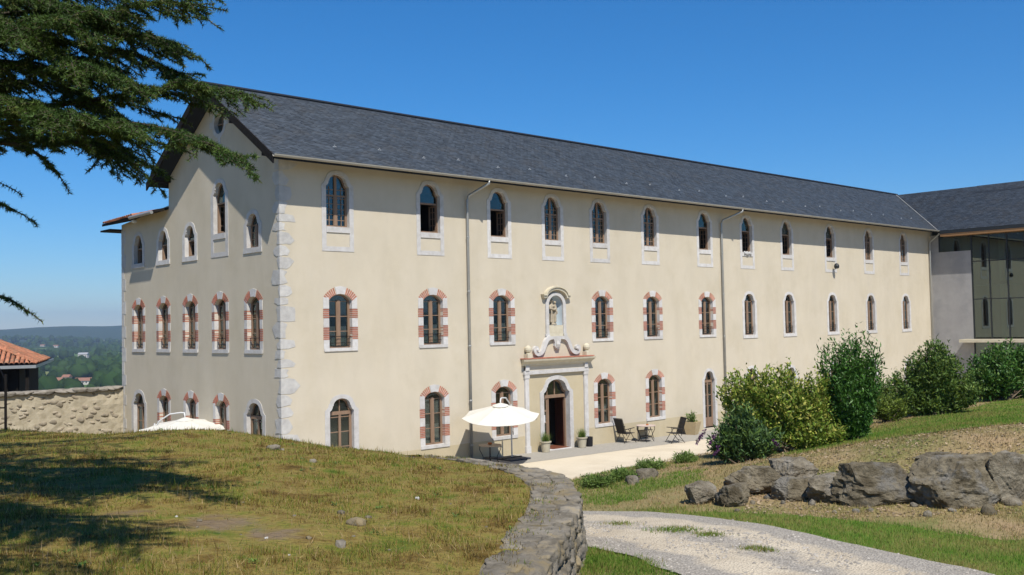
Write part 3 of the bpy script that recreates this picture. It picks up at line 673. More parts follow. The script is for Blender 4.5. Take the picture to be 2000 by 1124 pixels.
MB().box(.27, .31, 8.62, 8.86, 10.55, 10.9).build('small_vent', MT['dark'], B)
it = MB()
for z in (-.04, 3.75, 7.25, 10.75): it.box(.31, XR-.1, .31, 8.3, z-.12, z)
it.box(.31, XR-.1, 4.1, 4.2, 0, 10.6)
for x in (4.4, 8.2, 11.4, 14.5, 17.8, 21.6, 25.6, 29.4, 33.6, 38.2, 43): it.box(x, x+.08, .32, 4.1, -.05, 10.6)
it.box(.32, 13.9, 8.45, 13.0, 3.6, 3.72); it.box(.32, 13.9, 8.45, 13.0, 7.1, 7.22); it.box(5, 5.1, 8.45, 13, 0, 9.8); it.box(4.5, 4.58, .4, 8.2, 0, 10.6)
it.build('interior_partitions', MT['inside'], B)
# lower band of darker render along the facade
for a, b in ((.72, 1.64), (3.06, 5.73), (7.17, 9.25), (10.70, 11.1), (14.87, 15.28), (16.74, 18.80), (20.26, 23.16), (24.4, 26.8), (28.2, 44.6)): MB().box(a, b, -.006, .05, -.7, .70).build('plinth_panel', MT['plinth'], B)
for a, b in ((5.73, 7.17), (9.25, 10.70), (15.28, 16.74), (18.80, 20.26)): MB().box(a+.0005, b-.0005, -.006, .05, -.7, .675).build('plinth_panel', MT['plinth'], B)
# corner stones
def quoin(u0, v0, z0, z1, lf, lg, sgn=1):
    mb = MB(); j = lambda a=.07: random.uniform(-a*1.3, a*1.3)
    def poly(L):
        return [(-.006, z0+.012), (L*.5, z0+j(.02)+.02), (L*.85+j(), z0+j(.03)+.04), (L+j(.08), (z0+z1)/2+j(.06)), (L*.82+j(), z1-.05+j(.03)), (L*.45, z1-.02+j(.015)), (-.006, z1-.012)]
    if lf: mb.prism(poly(lf), -.007-random.uniform(0, .004), .08)
    if lg:
        p2 = poly(lg); g2 = MB().prism(p2, -.012-random.uniform(0, .006), .08); M = Matrix.Rotation(PI/2, 4, 'Z')@Matrix.Scale(-1, 4, (0, 1, 0))
        # map local x -> +y along the gable, local -y -> -x outside
        mb.add([(y, x, z) for x, y, z in g2.v], [tuple(reversed(f)) for f in g2.f])
    return mb.build('corner_stone', MT['quoin'], B)
z = -.3; q = 0
while z < 11.0:
    h = random.uniform(.26, .58); z1 = min(z+h, 11.1)
    o = quoin(0, 0, z, z1, random.uniform(.2, .36) if q % 2 else random.uniform(.42, .68), random.uniform(.34, .5) if q % 2 else random.uniform(.12, .26)); z = z1; q += 1
z = .6; q = 0
while z < 9.4:
    h = random.uniform(.4, .6); mb = MB(); Lg_ = .42 if q % 2 else .25
    mb.box(-.012, .05, 13.055-Lg_, 13.058, z+.01, z+h-.01); mb.build('corner_stone', MT['quoin'], B); z += h; q += 1
# roof
rf = MB(); th_ = .13
def slab(mb, x0, x1, ya, za, yb, zb, t):
    mb.add([(x0, ya, za), (x1, ya, za), (x1, yb, zb), (x0, yb, zb), (x0, ya, za-t), (x1, ya, za-t), (x1, yb, zb-t), (x0, yb, zb-t)], [(0, 1, 2, 3), (7, 6, 5, 4), (0, 4, 5, 1), (2, 6, 7, 3), (1, 5, 6, 2), (0, 3, 7, 4)])
VX0 = 48.42                     # valley foot
VXR = VX0+(RY+.8)*.94           # valley head
rf.add([(-.64, -.8, EZ-.03), (VX0, -.8, EZ-.03), (VXR, RY, RZ-.03), (-.64, RY, RZ-.03), (-.64, -.8, EZ-.03-th_), (VX0, -.8, EZ-.03-th_), (VXR, RY, RZ-.03-th_), (-.64, RY, RZ-.03-th_)], [(0, 1, 2, 3), (7, 6, 5, 4), (0, 4, 5, 1), (0, 3, 7, 4), (1, 5, 6, 2)])
slab(rf, -.64, VXR+6, RY+.001, RZ-.03, 8.9, RZ-.03-SLP*4.7, th_)
roof = rf.build('roof', MT['deck'], B)
def slates(name, fn, nu, rows, U, keep=None, parent=None):
    """fn(u, s) -> 3D point on slope; U length, slates staggered row by row"""
    V = []; F = []
    S = rows[1]; ex = S/rows[0]; wdt = U/nu
    for r in range(rows[0]):
        s0 = r*ex; s1 = min(s0+ex*1.25, S)
        off = (r % 2)*.5
        for k in range(-1, nu+1):
            u0 = (k+off)*wdt+random.uniform(-.008, .008); u1 = u0+wdt-random.uniform(.002, .012)
            u0 = max(u0, 0); u1 = min(u1, U)
            if u1-u0 < .03: continue
            if keep and not keep((u0+u1)/2, s0): continue
            lift = .026+random.uniform(-.006, .008); b = len(V); sj = s0+random.uniform(-.006, .006)
            V += [fn(u0, sj, lift), fn(u1, sj, lift+random.uniform(-.004, .004)), fn(u1, s1, .006), fn(u0, s1, .006), fn(u0, sj, lift-.02), fn(u1, sj, lift-.02)]
            F += [(b, b+1, b+2, b+3), (b+4, b+5, b+1, b)]
    return npmesh(name, V, F, MT['slate'], parent)
cs = math.sqrt(1+SLP*SLP); SL = (RY+.8)*cs
def fn_main(u, s, h): return (-.68+u, -.84+s/cs-h*SLP/cs, EZ-.026+(s/cs-.0)*SLP-.026+h/cs)
sm = slates('slates', fn_main, 236, (44, SL+.04), VXR+.68, keep=lambda u, s: u < VX0+.68+(s/cs)*.94-.05, parent=roof); tag(sm, kind='stuff')
rc = MB(); rc.tube([(-.68, RY, RZ+.01), (VXR+.2, RY, RZ+.01)], .075, 6); rc.build('ridge_cap', MT['deck'], roof)
vg = MB()
for ya, yb in ((-.82, RY), (8.92, RY)):
    za = RZ-SLP*abs(RY-ya); zb = RZ
    vg.add([(-.70, ya, za-.30), (-.645, ya, za-.30), (-.645, yb, zb-.30), (-.70, yb, zb-.30), (-.70, ya, za+.0), (-.645, ya, za+.0), (-.645, yb, zb+.0), (-.70, yb, zb+.0)], [(0, 1, 2, 3), (4, 7, 6, 5), (0, 4, 5, 1), (3, 2, 6, 7), (0, 3, 7, 4), (1, 5, 6, 2)])
vg.build('barge_board', MT['darkwood'], roof)
for y in (-.1, 2.1, 3.9, 6.3, 8.3):
    zt = RZ-SLP*abs(RY-y)-.17; MB().box(-.64, .1, y-.09, y+.09, zt-.24, zt-.005).build('purlin_end', MT['darkwood'], roof)
# gutter, downpipes
gt = MB(); n = 8; gx = np.array([-.7, VX0+.1]); prof = [(-.885+.075*math.cos(a), EZ-.02+.085*math.sin(a)) for a in np.linspace(PI, 2*PI, n)]
prof2 = [(-.885+.066*math.cos(a), EZ-.02+.076*math.sin(a)) for a in np.linspace(2*PI, PI, n)]; ring = prof+prof2
vs_ = [(x, y, z) for x in gx for y, z in ring]; m_ = len(ring)
gt.add(vs_, [(k, (k+1) % m_, m_+(k+1) % m_, m_+k) for k in range(m_)]+[tuple(range(m_-1, -1, -1)), tuple(range(m_, 2*m_))])
gt.build('gutter', MT['gutter'], roof)
for x, xo, zb in ((8.15, 8.62, -.1), (25.0, 25.75, -.2)):
    dpz = MB(); dpz.tube([(xo, -.88, EZ-.08), (xo, -.88, EZ-.2), (x+.05, -.16, EZ-.62), (x, -.11, EZ-.8), (x, -.11, zb)], .05, 10)
    pipe = dpz.build('downpipe', MT['zinc'], B, smooth=True)
    for zz in (8.6, 6.5, 4.4, 2.3, .6): MB().lathe([(.058, 0), (.066, .01), (.066, .05), (.058, .06)], (x, -.11, zz), 10).build('bracket', MT['zinc'], pipe)
dpz = MB(); dpz.tube([(48.5, -.88, EZ-.08), (48.6, -.8, EZ-.25), (48.72, -.14, EZ-.7), (48.72, -.11, EZ-.9), (48.72, -.11, -.3)], .05, 8); dpz.build('downpipe', MT['zinc'], B, smooth=True)
vz = MB(); vz.add([(VX0-.10, -.8, EZ+.03), (VX0+.12, -.8, EZ+.03), (VXR+.12, RY, RZ+.03), (VXR-.10, RY, RZ+.03)], [(0, 1, 2, 3)]); vz.add([(VX0-.10, -.8, EZ-.02), (VX0+.12, -.8, EZ-.02), (VXR+.12, RY, RZ-.02), (VXR-.10, RY, RZ-.02)], [(3, 2, 1, 0)]); vz.build('valley_flashing', MT['zinc'], roof)
hk = None
for k in range(24):
    x = 2.3+k*1.95+random.uniform(-.1, .1); s = 1.15 if k % 2 else .95; y = -.8+s; zz = EZ+SLP*s
    if hk is None:
        m2 = MB(); m2.tube([(0, 0, 0), (0, -.04, .09), (0, -.08, .07)], .009, 5); m2.tube([(-.07, -.05, .03), (0, -.02, .04), (.07, -.05, .03)], .009, 5); hk = m2.build('snow_hook', MT['whitepaint'], roof); o = hk
    else: o = hk.copy(); COL.objects.link(o)
    o.location = (x, y, zz+.02)
# lean-to on the left: tiled roof
an = MB(); AE = 9.98
an.add([(-.58, 8.42, AE), (-.58, 13.7, AE-.12), (5, 13.7, AE+1.25), (5, 8.42, AE+1.37), (-.58, 8.42, AE-.10), (-.58, 13.7, AE-.22), (5, 13.7, AE+1.15), (5, 8.42, AE+1.27)], [(0, 3, 2, 1), (4, 5, 6, 7), (0, 1, 5, 4), (1, 2, 6, 5), (2, 3, 7, 6), (3, 0, 4, 7)])
ar_ = an.build('lean_to_roof', MT['darkwood'], B)
tmb = MB(); n = 6
def canal(mb, L=.42, r0=.095, r1=.075, t=.014):
    A = [(-r0*math.cos(a), 0, r0*.85*math.sin(a)) for a in np.linspace(0, PI, n+1)]; Bq = [(-r1*math.cos(a), L, r1*.85*math.sin(a)) for a in np.linspace(0, PI, n+1)]
    A2 = [(-(r0-t)*math.cos(a), 0, (r0-t)*.85*math.sin(a)) for a in np.linspace(0, PI, n+1)]
    mb.add(A+Bq+A2, [(k, k+1, n+2+k, n+1+k) for k in range(n)]+[(k+1, k, 2*n+2+k, 2*n+3+k) for k in range(n)])
canal(tmb); tile_me = bpy.data.meshes.new('tile'); tile_me.from_pydata(tmb.v, [], tmb.f); tile_me.materials.append(MT['tile'])
for r in range(3):
    for k in range(15):
        y = 10.55+k*.205; x = -.62+r*.36
        o = link(bpy.data.objects.new('tile', tile_me), ar_); o.location = (x, y, AE+(x+.58)*.2455-(y-8.42)*.0227+.01+random.uniform(-.004, .006)); o.rotation_euler = (.24+.02*r, random.uniform(-.03, .03), -PI/2+random.uniform(-.03, .03))
mb = MB(); mb.tube([(-.66, 8.5, AE-.10), (-.66, 10.6, AE-.13)], .07, 8); mb.build('lean_to_gutter', MT['zinc'], ar_)
mb = MB(); mb.box(-.5, 3, 13.06, 14.1, 9.55, 9.62); mb.build('soffit', MT['darkwood'], ar_)
fl = MB(); fl.lathe([(.05, 0), (.11, .03), (.12, .1), (.06, .16)], (-.35, 10.9, AE-.30), 10); tag(fl.build('floodlight', MT['whitepaint'], None), 'small round white floodlight under the tiled lean-to eave', 'floodlight')
# oculus
oc = MB(); A = [(OC[2]*math.cos(a), OC[2]*math.sin(a)) for a in np.linspace(0, 2*PI, 33)[:-1]]; A2 = [(x*1.42, y*1.42) for x, y in A]
oc.ring(A2, A, -.014, .25, closed=True); oc.box(-.10, .10, -.0145, .05, -1.15, -.50)
for a in (0, PI/2, PI): 
    m3 = Matrix.Rotation(a, 4, 'Y'); oc.box(.45, .72, -.018, .05, -.12, .12, M=m3.inverted())
ow_ = oc.build('round_window', MT['white'], B); ow_.location = (0, OC[0], OC[1]); ow_.rotation_euler = (0, 0, -PI/2)
op = MB(); op.prism(A, .15, .157); op.build('pane', MT['glass'], ow_)
of = MB(); of.box(-.02, .02, .12, .15, -.37, .37); of.box(-.37, .37, .121, .149, -.02, .02); of.build('frame', MT['wood'], ow_)

# ---------------- entrance
HP = [(DX+x, z) for x, z in [(-DOW, -.1)]+arch_sh(DOW, DZS+.04, DR+.1)+[(DOW, -.1)]]
# panel with the door hole
Ve, Fe = wall_sheet([(11.30, -.3), (14.63, -.3), (14.63, 3.19), (11.30, 3.19)], [[(DX+x*(DW+.08)/DW, z+(.06 if z > DZS-.01 else -.05)) for x, z in d_in]], lambda a, b: (a, -.012, b))
ent = npmesh('entrance', Ve, Fe, MT['plinth'], B)
ds = MB(); ds.ring([(-DOW, -.15)]+arch_sh(DOW, DZS+.05, DR+.12)+[(DOW, -.15)], [(-DW, -.15)]+d_in[1:-1]+[(DW, -.15)], -.05, .34)
o = ds.build('door_surround', MT['white'], ent); o.location = (DX, 0, 0)
for x0, x1 in ((11.10, 11.31), (14.62, 14.85)):
    mb = MB(); mb.box(x0, x1, -.09, .04, -.2, 3.17); mb.box(x0-.03, x1+.03, -.115, .03, -.2, .28); mb.box(x0-.025, x1+.025, -.11, .03, 3.02, 3.171); mb.build('pilaster', MT['white'], ent)
mb = MB(); mb.box(11.04, 14.91, -.12, .03, 3.172, 3.235); mb.box(11.06, 14.89, -.10, .03, 3.236, 3.33); mb.build('architrave', MT['white'], ent)
MB().box(11.12, 14.83, -.06, .03, 3.331, 3.53).build('frieze', MT['stucco'], ent)
for x in (11.12, 14.64): MB().box(x, x+.2, -.13, .02, 3.332, 3.529).build('frieze_block', MT['white'], ent)
mb = MB(); prof = [(0.02, 3.531), (-.12, 3.531), (-.15, 3.60), (-.20, 3.64), (-.30, 3.72), (-.32, 3.79), (0.02, 3.80)]
nP = len(prof); xa = [10.98, 15.0]; vs_ = [(x+(-1 if q == 0 else 1)*(-y)*.45, y, z) for q, x in enumerate(xa) for y, z in prof]
mb.add(vs_, [(k, (k+1) % nP, nP+(k+1) % nP, nP+k) for k in range(nP)]+[tuple(range(nP-1, -1, -1)), tuple(range(nP, 2*nP))]); mb.build('cornice', MT['cream'], ent)
for k in range(10): MB().box(10.92+k*.415, 10.92+k*.415+.40, -.31, .0, 3.803, 3.845).build('capping_brick', MT['brick'], ent)
for x in (11.25, 14.76):
    mb = MB(); mb.box(x-.12, x+.12, -.24, -.02, 3.846, 4.02); mb.lathe([(.10, 0), (.07, .03), (.06, .05), (.12, .09), (.145, .17), (.135, .25), (.09, .31), (.03, .34), (0.005, .345)], (x, -.13, 4.02), 14); mb.build('finial', MT['cream'], ent, smooth=False)
# niche
nf = MB(); n_out = [(-.60, 4.70)]+[(-.60, NZS)]+[(.60*math.cos(PI-t), NZS+.56*math.sin(PI-t)) for t in np.linspace(0, PI, 17)][1:-1]+[(.60, NZS)]+[(.60, 4.70)]
n_in2 = [(-NW, 4.70)]+n_in[1:-1]+[(NW, 4.70)]
n_out = [(-.60, 4.70)]+[(.60*math.cos(PI-t), NZS+.55*math.sin(PI-t)) for t in np.linspace(0, PI, 17)]+[(.60, 4.70)]
nf.ring(n_out, n_in2, -.07, .10)
nf.box(-.64, -NW-.0, -.085, .02, 4.70, 4.80); nf.box(NW, .64, -.085, .02, 4.70, 4.80)
o = nf.build('niche_frame', MT['white'], ent); o.location = (NX, 0, 0)
# half-round recess
mb = MB(); k_ = 14; aa = np.linspace(0, PI, k_+1)
lo = [(NX-NW*math.cos(a), .02+.42*math.sin(a), NZ0) for a in aa]; hi = [(NX-NW*math.cos(a), .02+.42*math.sin(a), NZS) for a in aa]
mb.add(lo+hi, [(q+1, q, k_+1+q, k_+2+q) for q in range(k_)])
dome = []
for b in np.linspace(0, PI/2, 7): dome.append([(NX-NW*math.cos(a)*math.cos(b), .02+.42*math.sin(a)*math.cos(b), NZS+NW*math.sin(b)) for a in aa])
for r_ in range(6): mb.add(dome[r_]+dome[r_+1], [(q+1, q, k_+1+q, k_+2+q) for q in range(k_)])
mb.add(lo, [tuple(range(k_+1))]); mb.build('niche_recess', MT['nichepaint'], ent, smooth=True)
mb = MB(); mb.box(NX-NW, NX+NW, -.03, .3, 4.86, 5.165); mb.box(NX-NW, NX+NW, -.05, .1, 4.62, 4.855); mb.build('niche_pedestal', MT['cream'], ent)
# arched hood
path = [(-.80, 6.30), (-.62, 6.30)]+[(.62*math.cos(PI-t), 6.28+.36*math.sin(PI-t)) for t in np.linspace(.12, PI-.12, 17)]+[(.62, 6.30), (.80, 6.30)]
mb = MB(); mb.ring([(x*1.015, z+.10) for x, z in path], [(x*.96, z-.0) for x, z in path], -.16, .02); mb.ring([(x*1.05, z+.155) for x, z in path], [(x*1.016, z+.1005) for x, z in path], -.21, .02)
o = mb.build('niche_hood', MT['cream'], ent); o.location = (NX, 0, 0)
# scrolls under the niche
def sweep(path, w, y0, y1):
    P = [Vector((x, z)) for x, z in path]; n = len(P); A = []; Bq = []
    for k in range(n):
        t = (P[min(k+1, n-1)]-P[max(k-1, 0)]).normalized(); nn = Vector((-t.y, t.x)); ww = w[k] if hasattr(w, '__len__') else w
        A.append(tuple(P[k]+nn*ww/2)); Bq.append(tuple(P[k]-nn*ww/2))
    return A, Bq
for s in (-1, 1):
    pth = [(.42, 4.66), (.56, 4.60), (.68, 4.46), (.76, 4.30), (.85, 4.14), (.98, 4.03), (1.14, 3.99), (1.28, 4.04), (1.34, 4.15), (1.29, 4.25), (1.19, 4.26), (1.15, 4.18), (1.20, 4.14)]
    pp = []
    for k in range(len(pth)-1):
        for q in range(4):
            t = q/4; p0, p1, p2, p3 = [Vector(pth[max(0, min(len(pth)-1, k+i_))]) for i_ in (-1, 0, 1, 2)]
            pp.append(tuple(.5*((2*p1)+(-p0+p2)*t+(2*p0-5*p1+4*p2-p3)*t*t+(-p0+3*p1-3*p2+p3)*t**3)))
    ww = list(np.linspace(.20, .17, len(pp)//2))+list(np.linspace(.17, .06, len(pp)-len(pp)//2))
    A, Bq = sweep([(s*x, z) for x, z in pp], ww, 0, 0); mb = MB(); mb.ring(A, Bq, -.13, .01); mb.lathe([(.075, 0), (.06, .05), (.001, .06)], (0, 0, 0), 10)
    vv = mb.v[-30:]; mb.v[-30:] = [(s*1.2+x, -.13-z, 4.165+y) for x, y, z in vv]
    o = mb.build('scroll', MT['white'], ent); o.location = (NX, 0, 0)
mb = MB(); mb.prism([(-.44, 4.70), (-.40, 4.56), (-.22, 4.58), (-.16, 4.42), (-.17, 4.30), (-.10, 4.20), (0, 4.16), (.10, 4.20), (.17, 4.30), (.16, 4.42), (.22, 4.58), (.40, 4.56), (.44, 4.70)], -.12, .01)
for a in np.linspace(-.9, .9, 7): mb.tube([(0.02*a, -.13, 4.52), (.10*math.sin(a), -.17, 4.36), (.13*math.sin(a), -.14, 4.22)], [.02, .03, .012], 6)
o = mb.build('shell_pendant', MT['white'], ent); o.location = (NX, 0, 0)
# door joinery
dj = MB(); yd = .20
dj.ring(d_in, [(x*(DW-.06)/DW, z-.06 if z > DZS-.01 else z) for x, z in d_in], yd, yd+.09)
dj.box(-DW+.06, DW-.06, yd-.03, yd+.10, 2.12, 2.25)
for x in (-.35, .10): dj.box(x, x+.045, yd+.01, yd+.06, 2.25, 2.80)
dj.box(-.32, -.26, yd-.005, yd+.07, -.02, 2.12)
leaf_frame(dj, -DW+.061, -.321, 0, 2.119, yd+.012, t=.075, dep=.05)
for z in (.62, 1.12, 1.60): dj.box(-DW+.13, -.39, yd+.013, yd+.06, z-.035, z+.035)
dj.box(-DW+.13, -.39, yd+.02, yd+.05, .07, .60)
o = dj.build('door_frame', MT['wood'], ent); o.location = (DX, 0, 0)
dg = MB(); dg.box(-DW+.13, -.39, yd+.035, yd+.041, .65, 2.05); dg.prism([(-DW+.05, 2.24)]+[(x*(DW-.05)/DW, z-.05) for x, z in d_in[1:-1]]+[(DW-.05, 2.24)], yd+.04, yd+.046); o = dg.build('door_pane', MT['glass'], ent); o.location = (DX, 0, 0)
dl = MB(); T = Matrix.Translation((DX+DW-.07, yd+.09, 0))@Matrix.Rotation(-2.0, 4, 'Z')
m2 = MB(); leaf_frame(m2, -.98, 0, .01, 2.1, 0, t=.11, dep=.05); m2.box(-.87, -.11, .012, .04, .12, .85); m2.box(-.87, -.11, .011, .041, .85, 1.0); m2.box(-.87, -.11, .015, .035, 1.0, 1.99)
o = MB().add([T@Vector(p) for p in m2.v], m2.f).build('door_leaf', MT['woodred'], ent)
MB().box(DX-DW, DX+DW, -.12, .5, -.3, .01).build('threshold', MT['white'], ent); MB().box(DX-.25, DX+.72, -.02, .9, .011, .03).build('door_mat', MT['woodred'], ent)

# ================================================================ right-hand wing
Wg = empty('glazed_wing', (XR, 0, 0), 0, 'modern wing with slate roof, dark glass front and grey concrete wall', 'building')
# local: x from the wing front inwards, y along
def wl_(mb, name, m, par=None, **k): return mb.build(name, m, par or Wg, **k)
x0e = VX0-XR
wr = MB(); YE = -13.0; wrx = VXR-XR
wr.add([(x0e, -.8, EZ-.03), (x0e, YE, EZ-.03), (wrx, YE, RZ-.03), (wrx, RY, RZ-.03), (x0e, -.8, EZ-.2), (x0e, YE, EZ-.2), (wrx, YE, RZ-.2), (wrx, RY, RZ-.2)], [(3, 2, 1, 0), (4, 5, 6, 7), (0, 1, 5, 4), (1, 2, 6, 5), (0, 4, 7, 3)])
wr.add([(wrx+.001, YE, RZ-.03), (wrx+.001, 9, RZ-.03), (wrx+6, 9, EZ-.4), (wrx+6, YE, EZ-.4)], [(0, 1, 2, 3)])
wroof = wl_(wr, 'roof', MT['deck'])
wsl = (wrx-x0e); wsc = math.hypot(wsl, RZ-EZ); SN = (RZ-EZ)/wsl
def fn_w(u, s, h): return (x0e-.03+s/wsc*wsl-h*SN/math.hypot(1, SN), RY-u, EZ-.05+s/wsc*(RZ-EZ)+h/math.hypot(1, SN))
o = slates('slates', fn_w, 82, (42, wsc+.02), RY-YE, keep=lambda u, s: u > (RY+.8)*(1-s/wsc)+.05, parent=wroof); tag(o, kind='stuff')
mb = MB(); mb.add([(wrx-.9, -1.55, RZ-.62), (wrx-.9, YE, RZ-.62), (wrx+.1, YE, RZ-.0), (wrx+.1, -1.55, RZ-.0), (wrx+.9, -1.55, RZ-.3), (wrx+.9, YE, RZ-.3)], [(0, 3, 2, 1), (3, 4, 5, 2), (0, 4, 3)]); wl_(mb, 'raised_ridge', MT['deck'], wroof)
wl_(MB().box(x0e-.05, x0e+.08, YE, -.95, EZ-.26, EZ-.04), 'fascia', MT['dark'], wroof)
wl_(MB().box(x0e-.02, .0, YE, -.96, EZ-.42, EZ-.262), 'soffit_beam', MT['timber'], wroof)
wl_(MB().box(.0, .3, -2.62, .2, -.8, 9.46), 'concrete_wall', MT['concrete'])
wl_(MB().box(.02, .3, -.55, .2, 9.462, 10.6), 'corner_pier', MT['concrete'])
mul = [-.56, -2.64, -3.74, -4.85, -5.9, -7.0, -8.1, -9.2, -10.3, -11.4, -12.5]
for a, b in zip(mul[:-1], mul[1:]):
    z0 = 9.47 if a > -2 else 3.75
    for zz0, zz1 in (((9.47, 10.55),) if a > -2 else ((3.80, 6.25), (6.31, 8.7), (8.76, 10.55))): wl_(MB().box(.06, .075, b+.03, a-.03, zz0, zz1), 'pane', MT['wingglass'])
    if a < -2: wl_(MB().box(.06, .075, b+.03, a-.03, -.4, 3.45), 'pane', MT['wingglass'])
for y in mul:
    z0 = 9.47 if y > -2 else -.5
    wl_(MB().box(.0, .09, y-.03, y+.03, z0, 10.55), 'mullion', MT['dark'])
for zz in (6.28, 8.73): wl_(MB().box(.01, .085, -12.4, -2.67, zz-.03, zz+.03), 'transom', MT['dark'])
wl_(MB().box(.01, .085, -12.5, -.5, 10.55, 10.62), 'head_rail', MT['dark'])
wl_(MB().box(-.95, .3, -12.5, -2.05, 3.50, 3.70), 'canopy_slab', MT['cream'])
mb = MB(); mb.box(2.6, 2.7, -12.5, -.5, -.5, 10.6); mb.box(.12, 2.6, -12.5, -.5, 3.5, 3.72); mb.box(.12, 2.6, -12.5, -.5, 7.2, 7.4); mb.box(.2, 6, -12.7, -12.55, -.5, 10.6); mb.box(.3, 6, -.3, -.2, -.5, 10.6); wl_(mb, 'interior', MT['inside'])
for y in (-4.3, -8.3): wl_(MB().box(.5, .8, y-.13, y+.13, -.3, 10.5), 'column', MT['cream'])
# ================================================================ things by the facade
def gz(x, y): return float(ground_z(np.array([x]), np.array([y]))[0])
CY = .024
# statue: robed figure holding a child
st = MB(); h0 = 0
def blob(mb, c, r, n=14, m=9):
    vs_ = [(c[0]+r[0]*math.sin(PI*i_/m)*math.cos(2*PI*k/n), c[1]+r[1]*math.sin(PI*i_/m)*math.sin(2*PI*k/n), c[2]+r[2]*math.cos(PI*i_/m)) for i_ in range(1, m) for k in range(n)]
    vs_ += [(c[0], c[1], c[2]+r[2]), (c[0], c[1], c[2]-r[2])]; b = (m-1)*n
    fs = [(i_*n+k, (i_+1)*n+k, (i_+1)*n+(k+1) % n, i_*n+(k+1) % n) for i_ in range(m-2) for k in range(n)]+[(b, k, (k+1) % n) for k in range(n)]+[(b+1, (m-2)*n+(k+1) % n, (m-2)*n+k) for k in range(n)]
    return mb.add(vs_, fs)
rings = []; NR = 22; nk = 40
for i_ in range(NR+1):
    t = i_/NR; z = .05+.78*t
    w = np.interp(t, [0, .1, .35, .6, .72, .85, .95, 1], [.185, .175, .15, .145, .135, .165, .14, .06]); cx = .02*math.sin(t*4)
    rings.append([(cx+w*(1+.10*(1-t*.8)*math.cos(7*a+3*t)+.05*math.cos(11*a-5*t))*math.cos(a), .72*w*(1+.10*(1-t)*math.cos(6*a+1+2*t))*math.sin(a), z) for a in np.linspace(0, 2*PI, nk+1)[:-1]])
st.add([p for r_ in rings for p in r_], [(i_*nk+k, i_*nk+(k+1) % nk, (i_+1)*nk+(k+1) % nk, (i_+1)*nk+k) for i_ in range(NR) for k in range(nk)]+[tuple(range(nk-1, -1, -1)), tuple(NR*nk+k for k in range(nk))])
st.tube([(.0, 0, .80), (.0, -.01, .90)], [.055, .05], 10); blob(st, (-.005, -.02, .965), (.066, .075, .088)); blob(st, (-.012, .015, .965), (.086, .085, .10)); blob(st, (0, -.095, .955), (.012, .02, .02))
st.tube([(-.13, -.02, .78), (-.16, -.10, .64), (-.02, -.17, .60), (.08, -.16, .62)], [.055, .055, .042, .03], 10); st.tube([(.13, -.02, .78), (.17, -.08, .66), (.10, -.16, .60)], [.055, .055, .04], 10)
st.tube([(.07, -.12, .58), (.09, -.11, .68), (.085, -.10, .80)], [.07, .075, .05], 12); blob(st, (.085, -.11, .885), (.052, .056, .064)); st.tube([(.05, -.14, .76), (-.01, -.16, .72)], [.028, .02], 8); st.tube([(.09, -.14, .60), (.12, -.19, .50), (.11, -.19, .42)], [.045, .035, .025], 8)
for s in (-.12, .06): st.tube([(s, -.08, .78), (s*1.2+.03, -.13, .5), (s*1.3-.02, -.15, .10)], [.02, .035, .045], 8)
st.lathe([(.20, 0), (.20, .05), (.185, .055), (.185, .06)], (0, 0, 0), 24)
sto = st.build('statue', MT['statue'], smooth=True); sto.location = (NX-.06, .16, 5.176); sto.scale = (1.1, 1.1, 1.06)
rm = sto.modifiers.new('fuse', 'REMESH'); rm.mode = 'VOXEL'; rm.voxel_size = .013; rm.use_smooth_shade = True
tag(sto, 'weathered stone statue of a robed figure holding a child in the wall niche', 'statue')
# signs and wall lights
sg = empty('wall_sign', (11.62, -.022, 1.36), 0, 'small navy blue plaque on the wall left of the entrance door', 'sign')
MB().box(-.14, .14, -.02, .008, 0, .22).build('plate', MT['navy'], sg); MB().box(-.12, .12, -.024, -.0195, .03, .045).build('line', MT['paper'], sg); MB().box(-.03, .03, -.024, -.0195, .10, .15).build('mark', MT['paper'], sg)
mb = MB(); mb.box(DX-.70, DX-.48, .195, .1995, 1.12, 1.43); tag(mb.build('notice', MT['paper']), 'white paper notice stuck on the narrow glazed door leaf', 'notice')
lp = empty('wall_lamp', (36.08, 0, 8.02), 0, 'grey outdoor lamp under a top floor window sill', 'lamp')
MB().tube([(0, 0, .02), (0, -.2, .05), (0, -.24, .12)], .025, 6).build('bracket', MT['zinc'], lp); MB().lathe([(.05, 0), (.13, .03), (.15, .16), (.10, .28), (.02, .32)], (0, -.26, .06), 12).build('head', MT['dark'], lp)
mb = MB(); V_ = []
for i_ in range(9):
    for k, (y, z) in enumerate(((.10, 8.745), (-.02, 8.775+.02*math.sin(i_*2)), (-.06, 8.72), (-.075, 8.60+.04*math.sin(i_*1.3)))): V_.append((27.05+i_*.08, y-.012*math.sin(i_*2.1), z))
mb.add(V_, [(i_*4+k, i_*4+k+1, i_*4+k+5, i_*4+k+4) for i_ in range(8) for k in range(3)]); o = mb.build('towel', MT['curtain'], smooth=True); sm_ = o.modifiers.new('s', 'SOLIDIFY'); sm_.thickness = .012; tag(o, 'white towel hung over a top floor window sill', 'towel')

